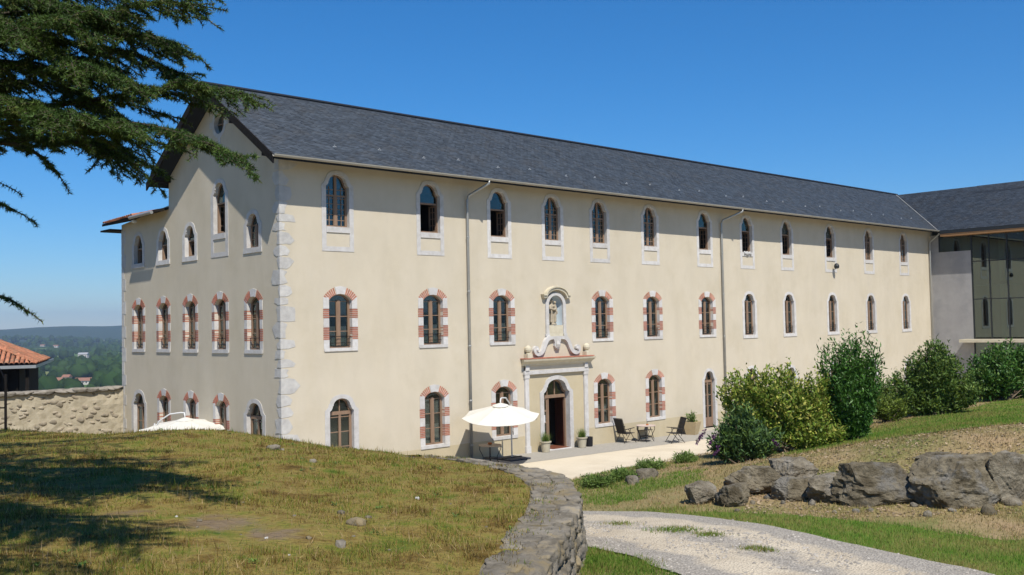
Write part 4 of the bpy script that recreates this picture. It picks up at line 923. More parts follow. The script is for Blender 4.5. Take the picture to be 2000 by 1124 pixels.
def parasol(name, label, base, cvec, hpole, R=1.46, tilt=.16, spin=.2, pk=.44):
    t = empty(name, base, 0, label, 'parasol'); c = Vector(cvec)
    tdir = Vector((-FH[0], -FH[1], 0)); axis = Vector((0, 0, 1)).cross(tdir).normalized(); T = Matrix.Translation(c)@Matrix.Rotation(tilt, 4, axis)
    V_ = []; n = 8; segs_ = 6; rad = 7
    P = []
    for k in range(n):
        for s in range(segs_):
            a0 = spin+2*PI*k/n; a1 = spin+2*PI*(k+1)/n; f = s/segs_
            P.append(np.array([math.cos(a0)*(1-f)+math.cos(a1)*f, math.sin(a0)*(1-f)+math.sin(a1)*f, f]))
    mbc = MB(); N_ = len(P); rows = []
    for j_ in range(rad+1):
        r_ = .05+(R-.05)*j_/rad; hgt = pk*(1-j_/rad)**1.05
        for q, p in enumerate(P):
            f = p[2]; sag = -.05*math.sin(PI*f)*(j_/rad)*.8
            rows.append((p[0]*r_, p[1]*r_, hgt+sag))
    fs = [(j_*N_+q, j_*N_+(q+1) % N_, (j_+1)*N_+(q+1) % N_, (j_+1)*N_+q) for j_ in range(rad) for q in range(N_)]
    cap = [(math.cos(a)*r_, math.sin(a)*r_, z) for r_, z in ((.30, pk-.04), (.01, pk+.06)) for a in np.linspace(0, 2*PI, 17)[:-1]]
    mbc.add([T@Vector(p) for p in rows], fs); can = mbc.build('canopy', MT['canvas'], t, smooth=False)
    sd_ = can.modifiers.new('s', 'SOLIDIFY'); sd_.thickness = .006
    MB().add([T@Vector(p) for p in cap], [(q, (q+1) % 16, 16+(q+1) % 16, 16+q) for q in range(16)]).build('vent_cap', MT['canvas'], can)
    for k in range(n):
        a = spin+2*PI*k/n; MB().bar(T@Vector((.06*math.cos(a),   .06*math.sin(a), pk-.04)), T@Vector((R*.97*math.cos(a), R*.97*math.sin(a), -.02)), .02, .02).build('rib', MT['whitepaint'], t)
    MB().tube([(0, 0, .05), (0, 0, hpole)], .03, 10).build('pole', MT['whitepaint'], t)
    top = T@Vector((0, 0, pk+.18)); MB().tube([(0, 0, hpole-.25), (c.x*.15, c.y*.15, hpole+.08), (c.x*.5, c.y*.5, (hpole+.20+top.z)/2+.06), (c.x*.85, c.y*.85, top.z+.04), (c.x*.97, c.y*.97, top.z+.03), tuple(top-Vector((0, 0, .05))), tuple(top-Vector((0, 0, .25)))], .026, 8).build('arm', MT['whitepaint'], t, smooth=True)
    MB().tube([(0.03, 0, 1.05), (.09, 0, 1.05), (.09, 0, .93)], .012, 6).build('crank', MT['iron'], t)
    for dx, dy in ((-.27, -.27), (.27, -.27), (-.27, .27), (.27, .27)):
        MB().box(dx-.25, dx+.25, dy-.25, dy+.25, .0, .06).build('base_slab', MT['slabst'], t, bevel=.01)
    MB().box(-.5, .5, -.04, .04, .062, .085).build('base_cross', MT['iron'], t)
    return t
by = -1.0; bx = hit(1000, 898, 1, by)[0]
b0 = Vector((bx, by, gz(bx, by)+CY+.004)); c0 = Vector(hit(978, 813, 1, -1.9))
parasol('parasol', 'cream cantilever parasol over the mosaic table left of the entrance', b0, c0-b0, 2.1)
c1 = Vector(at(362, 836, 36.2)); b1 = Vector((c1.x-.75, c1.y+.9, gz(c1.x-.75, c1.y+.9)+.01))
parasol('parasol', 'cream cantilever parasol standing before the gable end, half hidden by the mound', b1, c1-b1, 1.8, 1.62, .10, pk=.33)

def table(name, label, p, R, h, m, group=None):
    t = empty(name, p, 0, label, 'table'); MB().lathe([(R-.02, h-.035), (R, h-.025), (R, h-.005), (R-.01, h)], (0, 0, 0), 32).build('table_top', m, t)
    for k in range(4):
        a = PI/4+k*PI/2; c, s = math.cos(a), math.sin(a)
        MB().tube([(c*R*.86, s*R*.86, h-.03), (c*R*.90, s*R*.90, h*.75), (c*R*.62, s*R*.62, h*.42), (c*R*.60, s*R*.60, h*.22), (c*R*.80, s*R*.80, 0)], .014, 6).build('leg', MT['iron'], t, smooth=True)
    MB().lathe([(R*.60, h*.30), (R*.62, h*.32), (R*.60, h*.34), (R*.58, h*.32)], (0, 0, 0), 24).build('ring', MT['iron'], t)
    return t
tx, ty = hit(957, 874, 1, -1.5)[[0]][0], -1.5; tz = gz(tx, ty)+CY+.004
table('garden_table', 'round mosaic table in the shade of the parasol by the wall', (tx, ty, tz), .43, .72, MT['tabletop'])
mb = MB(); mb.lathe([(.05, 0), (.075, .03), (.085, .08), (.075, .082), (.06, .03), (.01, .02)], (tx+.0, ty, tz+.7205), 14); tag(mb.build('bowl', MT['orange'], smooth=True), 'small orange bowl on the shaded mosaic table', 'bowl')
P2 = gpx(1262, 864); t2 = table('garden_table', 'round pale topped table between three black garden chairs', (P2[0], P2[1], gz(P2[0], P2[1])+CY+.004), .44, .72, MT['tabletop2'])
mb = MB(); mb.lathe([(.04, 0), (.06, .02), (.05, .05), (.01, .02)], (P2[0]+.05, P2[1]-.05, gz(P2[0], P2[1])+CY+.7245), 12); tag(mb.build('ashtray', MT['orange']), 'small dark red ashtray on the pale round table', 'ashtray')
def chair(label, p, rz):
    t = empty('garden_chair', (p[0], p[1], gz(p[0], p[1])+CY+.006), rz, label, 'chair', 'black folding garden chairs by the pale table')
    w = .27      # local +x is forward
    bt = Vector((-.40, 0, 1.06)); bb = Vector((-.18, 0, .40)); 
    MB().add([(-.17, -w, .405), (.30, -w, .435), (.30, w, .435), (-.17, w, .405), (-.17, -w, .39), (.30, -w, .42), (.30, w, .42), (-.17, w, .39)], [(0, 1, 2, 3), (7, 6, 5, 4), (0, 4, 5, 1), (1, 5, 6, 2), (2, 6, 7, 3), (3, 7, 4, 0)]).build('seat', MT['sling'], t)
    q = [(bb.x, s*w, bb.z) for s in (-1, 1)]+[(bt.x, s*w, bt.z) for s in (1, -1)]; q2 = [(x-.018, y, z+.004) for x, y, z in q]
    MB().add(q+q2, [(0, 1, 2, 3), (7, 6, 5, 4), (0, 4, 5, 1), (1, 5, 6, 2), (2, 6, 7, 3), (3, 7, 4, 0)]).build('backrest', MT['sling'], t)
    for s in (-1, 1):
        y = s*(w+.02)
        MB().tube([(bb.x+.04, y, bb.z-.08), (bt.x, y, bt.z+.02)], .014, 6).build('back_post', MT['alu'], t)
        MB().tube([(-.22, y+s*.02, .60), (.28, y+s*.02, .655)], .018, 6).build('armrest', MT['alu'], t)
        MB().tube([(.06, y+s*.02, .635), (.02, y+s*.01, .40), (-.30, y, 0)], .013, 6).build('leg', MT['alu'], t)
        MB().tube([(-.08, y+s*.035, .615), (.12, y+s*.035, .36), (.36, y+s*.03, 0)], .013, 6).build('leg', MT['alu'], t)
        MB().tube([(-.17, y, .40), (.31, y, .43)], .013, 6).build('seat_rail', MT['alu'], t)
    MB().tube([(-.24, -w-.02, .09), (-.24, w+.02, .09)], .011, 6).build('stretcher', MT['alu'], t); MB().tube([(.31, -w-.05, .09), (.31, w+.05, .09)], .011, 6).build('stretcher', MT['alu'], t); MB().tube([(bt.x, -w-.02, bt.z+.02), (bt.x, w+.02, bt.z+.02)], .014, 6).build('top_rail', MT['alu'], t)
chair('black folding chair with its back to the entrance, facing the pale table', gpx(1221, 866), -.15)
chair('black folding chair behind the pale table, its back to the wall', (P2[0]+.75, P2[1]+.72), -2.0)
chair('black folding chair beside the tan square planter, turned towards the pale table', gpx(1320, 866), PI-.5)
def blades(P, L, W, seed=0, lean=.6, drop=0.0):
    """triangular blades at points P; L, W arrays"""
    r = np.random.default_rng(seed); n = len(P); a = r.uniform(0, 2*PI, n); le = np.abs(r.normal(0, lean, n)); b = r.uniform(0, 2*PI, n)
    side = np.c_[np.cos(a), np.sin(a), np.zeros(n)]*W[:, None]/2; d = np.c_[np.sin(le)*np.cos(b), np.sin(le)*np.sin(b), np.cos(le)]*L[:, None]
    V = np.empty((n, 3, 3)); V[:, 0] = P-side; V[:, 1] = P+side; V[:, 2] = P+d
    return V.reshape(-1, 3), np.arange(3*n).reshape(-1, 3)
def pot(label, p, seed):
    z = gz(p[0], p[1])+CY+.008; t = empty('plant_pot', (p[0], p[1], z), 0, label, 'plant pot', 'cream pots flanking the entrance')
    MB().lathe([(.155, 0), (.16, .02), (.205, .38), (.235, .39), (.24, .44), (.21, .445), (.20, .40), (.01, .40)], (0, 0, 0), 24).build('pot', MT['pot'], t, smooth=False)
    r = np.random.default_rng(seed); n = 420; a = r.uniform(0, 2*PI, n); q = r.uniform(0, .14, n); V, F = blades(np.c_[q*np.cos(a), q*np.sin(a), np.full(n, .40)], r.uniform(.22, .50, n), r.uniform(.008, .014, n), seed, .42); npmesh('grass_plant', V, F, MT['potgrass'], t)
pot('cream round pot of grass on the left of the entrance door', gpx(1066, 885), 3); pot('cream round pot of grass beside the black bin', gpx(1137, 876), 4)
p = gpx(1151, 873.5); mb = MB(); mb.lathe([(.13, 0), (.15, .02), (.16, .40), (.14, .405), (.13, .05), (.01, .04)], (0, 0, 0), 16); o = mb.build('bin', MT['black']); o.location = (p[0], p[1], gz(p[0], p[1])+CY+.008); tag(o, 'small black bin next to the pot right of the door', 'bin')
p = gpx(1352, 850); z = gz(p[0], p[1])+CY+.006; t = empty('square_planter', (p[0], p[1], z), .25, 'tan tapered square planter with a leafy plant near the shrubs', 'planter')
mb = MB(); h = .60; mb.add([(-.22, -.22, 0), (.22, -.22, 0), (.22, .22, 0), (-.22, .22, 0), (-.34, -.34, h), (.34, -.34, h), (.34, .34, h), (-.34, .34, h), (-.29, -.29, h), (.29, -.29, h), (.29, .29, h), (-.29, .29, h), (-.28, -.28, h-.07), (.28, -.28, h-.07), (.28, .28, h-.07), (-.28, .28, h-.07)], [(3, 2, 1, 0)]+[(k, (k+1) % 4, 4+(k+1) % 4, 4+k) for k in range(4)]+[(4+k, 4+(k+1) % 4, 8+(k+1) % 4, 8+k) for k in range(4)]+[(8+k, 8+(k+1) % 4, 12+(k+1) % 4, 12+k) for k in range(4)]+[(12, 13, 14, 15)]); mb.build('planter_box', MT['potsq'], t)

# ================================================================ shrubs
def leaf_mesh(P, D, N_, L, W):
    n = len(P); D = D/np.linalg.norm(D, axis=1)[:, None]; S = np.cross(D, N_); S /= np.linalg.norm(S, axis=1)[:, None]+1e-9; U_ = np.cross(S, D)
    V = np.empty((n, 4, 3)); L = L[:, None]; W = W[:, None]
    V[:, 0] = P; V[:, 1] = P+D*L*.5+S*W/2+U_*W*.15; V[:, 2] = P+D*L; V[:, 3] = P+D*L*.5-S*W/2+U_*W*.15
    return V.reshape(-1, 3), np.arange(4*n).reshape(-1, 4)
def w3(dl, dd, z): return np.array([dl*RH[0]+dd*FH[0], dl*RH[1]+dd*FH[1], z])
def shrub(name, label, base, lobes, nsh, nl, ls_, leafm, cat='shrub', seed=1, up=.5, leafm2=None, frac2=0, group=None, start=.35, wr=.42, sink=.05):
    r = np.random.default_rng(seed); t = empty(name, tuple(base), 0, label, cat, group)
    wts = np.array([l[3]*l[4]*l[5] for l in lobes])**.67; wts /= wts.sum()
    P = []; D = []; stems = MB()
    for k in range(nsh):
        lb = lobes[r.choice(len(lobes), p=wts)]
        v = r.normal(size=3); v /= np.linalg.norm(v); v[2] = abs(v[2])*(1 if r.random() < .72 else -.6); rad = r.uniform(.4, 1.0)**.5*r.uniform(.88, 1.08)*(1 if r.random() < .9 else r.uniform(1.05, 1.05+.3*up))
        tip = w3(lb[0]+v[0]*lb[3]*rad, lb[1]+v[1]*lb[4]*rad, lb[2]+v[2]*lb[5]*rad*(1 if up < .9 or v[2] < .3 else r.uniform(.9, 1.25)))
        b = w3(*(r.normal(0, .10, 2)*1.2), 0)+np.array([0, 0, -sink]); c = w3(lb[0]*.8+v[0]*lb[3]*.5, lb[1]*.8+v[1]*lb[4]*.5, tip[2]*(.55-.3*up))
        ts = r.uniform(start, 1, nl)[:, None]
        q = (1-ts)**2*b+2*ts*(1-ts)*c+ts**2*tip; tg = 2*(1-ts)*(c-b)+2*ts*(tip-c); tg /= np.linalg.norm(tg, axis=1)[:, None]
        dd = tg*.5+r.normal(0, .55, (nl, 3))+np.array([0, 0, .15*up]); P.append(q+r.normal(0, .03, q.shape)); D.append(dd)
        if k % 5 == 0: stems.tube([tuple((1-s)**2*b+2*s*(1-s)*c+s*s*tip) for s in (0, .3, .6, .85)], [.018, .012, .007, .003], 5)
    stems.build('stems', MT['stem'], t)
    P = np.concatenate(P); D = np.concatenate(D); n = len(P); N_ = r.normal(0, .6, (n, 3))+np.array([0, 0, 1])
    m = r.random(n) < frac2
    V, F = leaf_mesh(P[~m], D[~m], N_[~m], np.exp(r.normal(0, .32, (~m).sum()))*ls_, r.uniform(.8, 1.2, (~m).sum())*ls_*wr); npmesh('foliage', V, F, leafm, t)
    if frac2:
        V, F = leaf_mesh(P[m], D[m], N_[m], np.exp(r.normal(0, .32, m.sum()))*ls_, r.uniform(.8, 1.2, m.sum())*ls_*wr); npmesh('pale_foliage', V, F, leafm2, t)
    return t
# plant in the square planter
r = np.random.default_rng(5)
shq = shrub('planter_shrub', 'young leafy shrub growing in the tan square planter', (p[0], p[1], z+.54), [(0, 0, .25, .3, .3, .35)], 26, 14, .10, MT['leafolive'], 'plant', 5)
def px_shrub(name, label, bpx, lobes_px, dep_off=0, **k):
    b = gpx(*bpx); dpt = (b-CAM)@fw; s = dpt/FPX
    lobes = []
    for cx, cy, rx, ry, dd in lobes_px: lobes.append(((cx-bpx[0])*s, dd, (bpx[1]-cy)*s, rx*s, max(rx*s*.8, .25), ry*s))
    return shrub(name, label, (b[0], b[1], b[2]), lobes, **k)
bud = px_shrub('butterfly_bush', 'grey-green butterfly bush with purple flower spikes at the bank edge', (1452, 903), [(1440, 855, 46, 45, 0), (1418, 868, 34, 32, 0), (1490, 865, 44, 38, .1), (1445, 815, 30, 30, 0)], nsh=260, nl=50, ls_=.09, leafm=MT['leafbud'], leafm2=MT['leafolive'], frac2=.45, seed=11, wr=.3)
px_shrub('variegated_shrub', 'yellow and green variegated shrub behind the butterfly bush', (1560, 880), [(1525, 788, 100, 80, .3), (1455, 775, 55, 58, .3), (1600, 795, 52, 78, .2), (1590, 850, 62, 38, -.2), (1480, 830, 60, 45, .2)], nsh=620, nl=56, ls_=.075, leafm=MT['leafvar'], seed=12, leafm2=MT['leafyel'], frac2=.28, wr=.5)
px_shrub('upright_shrub', 'dark green shrub with upright shoots standing alone on the lawn', (1660, 862), [(1662, 770, 60, 75, 0), (1638, 712, 38, 58, 0), (1698, 712, 36, 58, 0), (1664, 702, 32, 58, 0), (1655, 815, 48, 45, 0)], nsh=430, nl=62, ls_=.08, leafm=MT['leafdark'], seed=13, up=1.0, start=.2, wr=.36)
px_shrub('golden_shrub', 'low golden green shrub right of the upright shrub', (1738, 825), [(1738, 800, 38, 30, 0), (1715, 790, 22, 30, 0)], nsh=120, nl=30, ls_=.07, leafm=MT['leafgold'], seed=14)
px_shrub('olive_shrub', 'tall olive green shrub in front of the far facade corner', (1822, 812), [(1825, 730, 62, 62, 0), (1770, 765, 48, 48, 0), (1835, 700, 34, 40, 0), (1885, 765, 42, 44, 0), (1800, 790, 60, 25, 0)], nsh=560, nl=54, ls_=.085, leafm=MT['leafolive'], seed=15, leafm2=MT['leafgold'], frac2=.2)
px_shrub('glossy_shrub', 'dense dark shrub with glossy leaves before the glazed wing', (1950, 783), [(1940, 735, 55, 52, 0), (1975, 710, 45, 52, .3), (1910, 750, 30, 35, 0), (2040, 725, 60, 60, .3)], nsh=560, nl=54, ls_=.095, leafm=MT['leafdark'], seed=16, leafm2=MT['leafolive'], frac2=.35, wr=.5)
px_shrub('bush', 'loose bush filling the gap behind the golden shrub', (1705, 812), [(1735, 765, 32, 40, .2), (1720, 785, 25, 30, 0)], nsh=90, nl=30, ls_=.08, leafm=MT['leafolive'], seed=17)
# flower spikes
r = np.random.default_rng(2); dpt = (np.array(bud.location)-CAM)@fw; s = dpt/FPX
for k, (px, py) in enumerate(((1378, 838), (1396, 850), (1370, 848), (1404, 872), (1520, 872))):
    c = np.array(at(px, py, dpt-.4))-np.array(bud.location); n = 60; ts = r.uniform(0, 1, n); a = r.uniform(0, 2*PI, n); dr = w3(-.10, -.03, -.16 if k < 4 else .12)
    Pq = c+ts[:, None]*dr+np.c_[np.cos(a), np.sin(a), r.normal(0, .3, n)]*.028*(1-.6*ts[:, None]); V, F = leaf_mesh(Pq, r.normal(size=(n, 3)), r.normal(size=(n, 3)), np.full(n, .03), np.full(n, .025)); npmesh('flower_spike', V, F, MT['flower'], bud)
# low spreading evergreens along the courtyard edge
for k, (px, py, rx, ry, lab) in enumerate(((1165, 950, 42, 16, 'low spreading evergreen beside the retaining wall'), (1215, 938, 36, 16, 'low spreading evergreen before the pale slab rocks'), (1268, 919, 30, 14, 'small spreading evergreen above the pale slab rocks'), (1336, 904, 24, 13, 'small leafy shrub at the courtyard edge near the butterfly bush'))):
    px_shrub('spreading_evergreen', lab, (px, py), [(px, py-6, rx, ry, 0), (px+12, py-4, rx*.7, ry*.8, .2)], nsh=110, nl=30, ls_=.05, leafm=MT['leafolive'], leafm2=MT['potgrass'], frac2=.8, seed=30+k, group='low evergreens along the courtyard edge', wr=.35)

# ================================================================ rocks
def rock_obj(name, dims, seed, m, sub=4, planes=9, rough=.10, sq=.55, crack=0, flat=False):
    bm = bmesh.new(); bmesh.ops.create_icosphere(bm, subdivisions=sub, radius=1); r = random.Random(seed)
    pl_ = []
    for _ in range(planes):
        v = Vector((r.gauss(0, 1), r.gauss(0, 1), r.gauss(0, .8))).normalized(); pl_.append((v, r.uniform(.62, .86)))
    off = Vector((seed*3.1, seed*1.7, 0))
    for v in bm.verts:
        p = v.co.copy(); mx_ = max(abs(p.x), abs(p.y), abs(p.z)); p = p*(1-sq)+p/mx_*.82*sq
        for nn, d in pl_:
            e = p.dot(nn)-d
            if e > 0: p -= nn*e*.97
        nv = mnoise.fractal(p*1.6+off, .9, 2.1, 5)*rough*1.3+mnoise.fractal(p*5+off, .7, 2.2, 4)*rough*.6-max(0, .12-abs(mnoise.noise(p*2.3+off)))*rough*3.2*crack+(mnoise.noise(p*13+off)*.016+mnoise.noise(p*27+off)*.010 if flat else 0)
        p += v.co.normalized()*nv; v.co = Vector((p.x*dims[0]/2, p.y*dims[1]/2, p.z*dims[2]/2))/.8
    me = bpy.data.meshes.new(name); bm.to_mesh(me); bm.free()
    for pg in me.polygons: pg.use_smooth = not flat
    me.materials.append(m); return link(bpy.data.objects.new(name, me))
bl = [(1371, 984, 50, 56, .9, 'rock', 'pale grey split boulder standing apart beside the driveway verge', .1),
      (1436, 990, 52, 52, .9, 'rockdark', 'round tan boulder between the split boulder and the row', .4),
      (1483, 968, 100, 66, .8, 'rockdark', 'long dark boulder leaning at the low end of the row', .2),
      (1556, 945, 76, 58, .9, 'rock', 'pale topped grey boulder behind the low boulders', 1.2),
      (1565, 978, 82, 54, .8, 'rockdark', 'low brown boulder in the row, third from the split boulder', .6),
      (1628, 982, 84, 64, .8, 'rock', 'low grey boulder in the row beside the big flat-faced one', 2.2),
      (1737, 988, 165, 92, .6, 'rockdark', 'wide flat-faced brown boulder in the middle of the row', 0),
      (1880, 992, 150, 112, .7, 'rockdark', 'biggest cracked dark boulder of the row', .3),
      (1985, 980, 110, 112, .8, 'rock', 'tall grey boulder at the high end of the row', 1.0),
      (1848, 912, 74, 34, 1.0, 'rockdark', 'small dark boulder resting on the row behind the biggest one', .5)]
for k, (px, py, wpx, hpx, dr_, m, lab, rz) in enumerate(bl):
    b = gpx(px, py); s = ((b-CAM)@fw)/FPX; w_, h_ = wpx*s*1.17, hpx*s*.96
    o = rock_obj('boulder', (w_, max(w_*dr_*.8, .35), h_), 40+k, MT[m], 5, 13, .085, .9, .8, flat=True)
    o.location = (b[0]+FH[0]*w_*.22, b[1]+FH[1]*w_*.22, b[2]+hpx*s*.36-.03); o.rotation_euler = (random.uniform(-.1, .1), random.uniform(-.1, .1), -yaw+random.uniform(-.15, .15))
    tag(o, lab, 'boulder')
small = [(1500, 975, 14, 8), (1595, 971, 16, 10), (1650, 986, 14, 14), (1667, 979, 13, 12), (1586, 987, 13, 9), (1672, 1002, 12, 7), (1932, 1004, 26, 16), (1975, 985, 34, 10), (1960, 978, 22, 9), (1545, 968, 9, 7), (1785, 990, 14, 7), (1812, 1010, 12, 10), (1700, 1000, 9, 6), (1470, 985, 10, 6), (1440, 1000, 9, 5), (1530, 985, 8, 6), (1630, 1003, 8, 5), (1860, 1000, 12, 6)]
for k, (px, py, wpx, hpx) in enumerate(small):
    b = gpx(px, py); s = ((b-CAM)@fw)/FPX; o = rock_obj('rock', (wpx*s*1.2, wpx*s, hpx*s*1.7), 80+k, MT['rock'] if k % 3 else MT['rockdark'], 2, 6, .12); o.location = (b[0], b[1], b[2]+hpx*s*.3); o.rotation_euler = (0, 0, k); tag(o, 'small loose rock lying at the foot of the boulders', 'rock', 'loose rocks at the foot of the boulders')
for k, (px, py, wpx, hpx, lab) in enumerate(((1262, 934, 34, 18, 'pale slab rock set in the grass by the evergreens'), (1236, 945, 28, 14, 'pale low slab rock below the other one on the grass bank'))):
    b = gpx(px, py); s = ((b-CAM)@fw)/FPX; o = rock_obj('slab_rock', (wpx*s*1.3, wpx*s*.8, hpx*s*1.6), 120+k, MT['rock'], 3, 7, .10); o.location = (b[0], b[1], b[2]+hpx*s*.25); o.rotation_euler = (0, .15, k); tag(o, lab, 'rock')
def gm(px, py):
    v = ray(px, py); t = np.arange(5, 19, .02); P = CAM+v*t[:, None]; l, d = ld(P); z = bil(l, d); i_ = np.argmax(P[:, 2] < z+.004) if (P[:, 2] < z+.004).any() else np.argmin(P[:, 2]-z); P[i_, 2] = z[i_]; return P[i_]
def bil(l, d):
    fl_ = np.clip((np.asarray(l)-ls[0])/.16, 0, len(ls)-1.001); fd = np.clip((np.asarray(d)-dsx[0])/.16, 0, len(dsx)-1.001); i0 = fl_.astype(int); j0 = fd.astype(int); a = fl_-i0; b = fd-j0
    return Zm[j0, i0]*(1-a)*(1-b)+Zm[j0, i0+1]*a*(1-b)+Zm[j0+1, i0]*(1-a)*b+Zm[j0+1, i0+1]*a*b
for k, (px, py, w_) in enumerate(((535, 877, 20), (552, 880, 9), (612, 903, 14), (665, 1066, 24), (697, 1024, 30), (604, 1052, 12), (665, 1003, 14), (720, 1012, 12), (815, 975, 9), (390, 1018, 9), (385, 1030, 6), (470, 1045, 6), (520, 1052, 7), (475, 982, 6), (240, 1110, 7), (575, 1008, 6), (345, 1009, 6), (690, 1048, 6), (880, 985, 5), (760, 1075, 6), (565, 1085, 5), (950, 1030, 5))):
    b = gm(px, py); s = ((b-CAM)@fw)/FPX; o = rock_obj('field_stone', (w_*s*1.1, w_*s*.9, w_*s*.7), 140+k, MT['stone'] if k % 4 or k < 5 else MT['quoin'], 3, 6, .14); o.location = (b[0], b[1], b[2]+w_*s*.04); o.rotation_euler = (0, 0, k*1.3); tag(o, 'pale field stone lying in the dry grass of the mound', 'stone', 'stones scattered on the mound')

# ================================================================ retaining wall
RW = empty('retaining_wall', (*wxy(*MID[30]), 2.4), 0, 'curved grey dry-stone retaining wall round the grass mound', 'wall')
ro = np.array(RW.location)
nf = 14; OUTf = resample(OUT, .05); INNf = np.array([np.interp(np.linspace(0, 1, len(OUTf)), np.linspace(0, 1, len(INN)), INN[:, k]) for k in (0, 1)]).T; nC = len(OUTf)
cv = []
for q in range(nC):
    for k, f in enumerate(np.linspace(-.0, 1.06, nf)):
        p_ = OUTf[q]*(.94-f*.94)+INNf[q]*(f*.94+.06); x_, y_ = wxy(*p_); vn = mnoise.fractal(Vector((x_*3, y_*3, 1)), .8, 2.1, 5)*.018+mnoise.noise(Vector((x_*9, y_*9, 5)))*.008
        cv.append((x_-ro[0], y_-ro[1], (WZ-.03+vn if k else 1.2)-ro[2]) if k else (x_-ro[0], y_-ro[1], 1.2-ro[2]))
ig = np.arange(nC*nf).reshape(nC, nf); npmesh('core', np.array(cv), np.c_[ig[:-1, :-1].ravel(), ig[:-1, 1:].ravel(), ig[1:, 1:].ravel(), ig[1:, :-1].ravel()], MT['walltop'], RW, smooth=True)
def stone_me(seed, m, sub=3, sq=.8, rough=.09):
    o = rock_obj('stone', (1, 1, 1), seed, m, sub, 5, rough, sq); me = o.data; bpy.data.objects.remove(o); return me
SV = [stone_me(200+k, MT['stone'], 4, .85, .11) for k in range(8)]; CV_ = [stone_me(220+k, MT['stone'], 4, .92, .09) for k in range(8)]
so_ = np.r_[0, np.cumsum(np.linalg.norm(np.diff(OUT, axis=0), axis=1))]
def along(P, s): return np.array([np.interp(s, so_, P[:, 0]), np.interp(s, so_, P[:, 1])])
s = .15; rr_ = random.Random(4)
while s < so_[-1]-.1:
    L_ = rr_.uniform(.2, .42); o_, i_ = along(OUT, s+L_/2), along(INN, s+L_/2); t_ = along(OUT, s+L_)-along(OUT, s); tw = np.array(wxy(*t_))-CAM[:2]; ang_ = math.atan2(tw[1], tw[0]); dw = np.linalg.norm(o_-i_)
    cut = rr_.uniform(.3, .7); cuts = [0, cut, 1] if rr_.random() < .6 else [0, rr_.uniform(.25, .4), rr_.uniform(.6, .75), 1]
    for f0, f1 in zip(cuts[:-1], cuts[1:]):
        c_ = o_*(1-(f0+f1)/2)+i_*(f0+f1)/2; x_, y_ = wxy(*c_); st_ = link(bpy.data.objects.new('coping_stone', rr_.choice(CV_)), RW); hh = rr_.uniform(.12, .16)
        st_.location = (x_-ro[0], y_-ro[1], WZ-hh*.5+rr_.uniform(-.034, -.002)-ro[2]); st_.rotation_euler = (rr_.uniform(-.03, .03), rr_.uniform(-.03, .03), ang_+rr_.uniform(-.06, .06)+(PI if rr_.random() < .5 else 0)); st_.scale = (L_*1.16, dw*(f1-f0)*1.14, hh)
    s += L_*.93
for row in range(9):
    zt = WZ-.10-row*.13; s = 2.4+rr_.uniform(0, .2)
    while s < so_[-1]-.1:
        L_ = rr_.uniform(.16, .42); o_ = along(OUT, s+L_/2); t_ = along(OUT, s+L_)-along(OUT, s); nrm = np.array((-t_[1], t_[0])); nrm /= np.linalg.norm(nrm)
        if nrm@(o_-along(INN, s+L_/2)) < 0: nrm = -nrm
        c_ = o_-nrm*(.09-.014*row); x_, y_ = wxy(*c_)
        if zt > gz(x_, y_)-.15:
            tw = np.array(wxy(*t_))-CAM[:2]; st_ = link(bpy.data.objects.new('face_stone', rr_.choice(SV)), RW); hh = rr_.uniform(.12, .17)
            st_.location = (x_-ro[0], y_-ro[1], zt-hh/2-ro[2]); st_.rotation_euler = (rr_.uniform(-.06, .06), rr_.uniform(-.06, .06), math.atan2(tw[1], tw[0])+rr_.uniform(-.1, .1)); st_.scale = (L_*1.12, .24, hh*1.1)
        s += L_

# ================================================================ boundary wall, fence post, outbuilding
BW = empty('boundary_wall', (-5, 13.2, 0), 0, 'pale rubble stone boundary wall joining the gable end', 'wall')
mb = MB(); nx_, nz_ = 90, 18; V_ = []
for j_ in range(nz_+1):
    for i_ in range(nx_+1):
        x = -15+i_*20/nx_; z = -.8+j_*3.62/nz_; V_.append((x, -.25+mnoise.noise(Vector((x*2.4, 0, z*2.4)))*.05, z))
mb.add(V_, [(j_*(nx_+1)+i_, j_*(nx_+1)+i_+1, (j_+1)*(nx_+1)+i_+1, (j_+1)*(nx_+1)+i_) for j_ in range(nz_) for i_ in range(nx_)]); mb.box(-15, 4.9, -.14, .25, -.8, 2.80); mb.build('rubble_face', MT['rubble'], BW)
CPV = [stone_me(280+k, MT['coping'], 3, .95, .07) for k in range(5)]
RS = [stone_me(260+k, MT['rubstone'], 2, .6, .12) for k in range(6)]
for k in range(280):
    x = -9+13.8*((k*.6180339)%1); z = rr_.uniform(.75, 2.72); o = link(bpy.data.objects.new('stone', rr_.choice(RS)), BW); w_ = rr_.uniform(.10, .34); o.location = (x, -.265+mnoise.noise(Vector((x*2.4, 0, z*2.4)))*.05+.05, z); o.scale = (w_, .13, w_*rr_.uniform(.4, .75)); o.rotation_euler = (0, rr_.uniform(-.3, .3), 0)
x = -14.5
while x < 4.7:
    L_ = rr_.uniform(.3, .55); o = link(bpy.data.objects.new('coping_stone', rr_.choice(RS)), BW); o.location = (x+L_/2, 0, 2.86+rr_.uniform(-.02, .02)); o.scale = (L_*1.3, .70, .20); o.data = rr_.choice(CPV); x += L_*.95
b = gm(11, 838); fp = empty('fence_post', (b[0], b[1], b[2]-.05), yaw, 'thin dark iron fence post with rails on the mound crest', 'fence post'); hp_ = 108/FPX*((b-CAM)@fw)
fp.rotation_euler = (0, 0, -yaw)
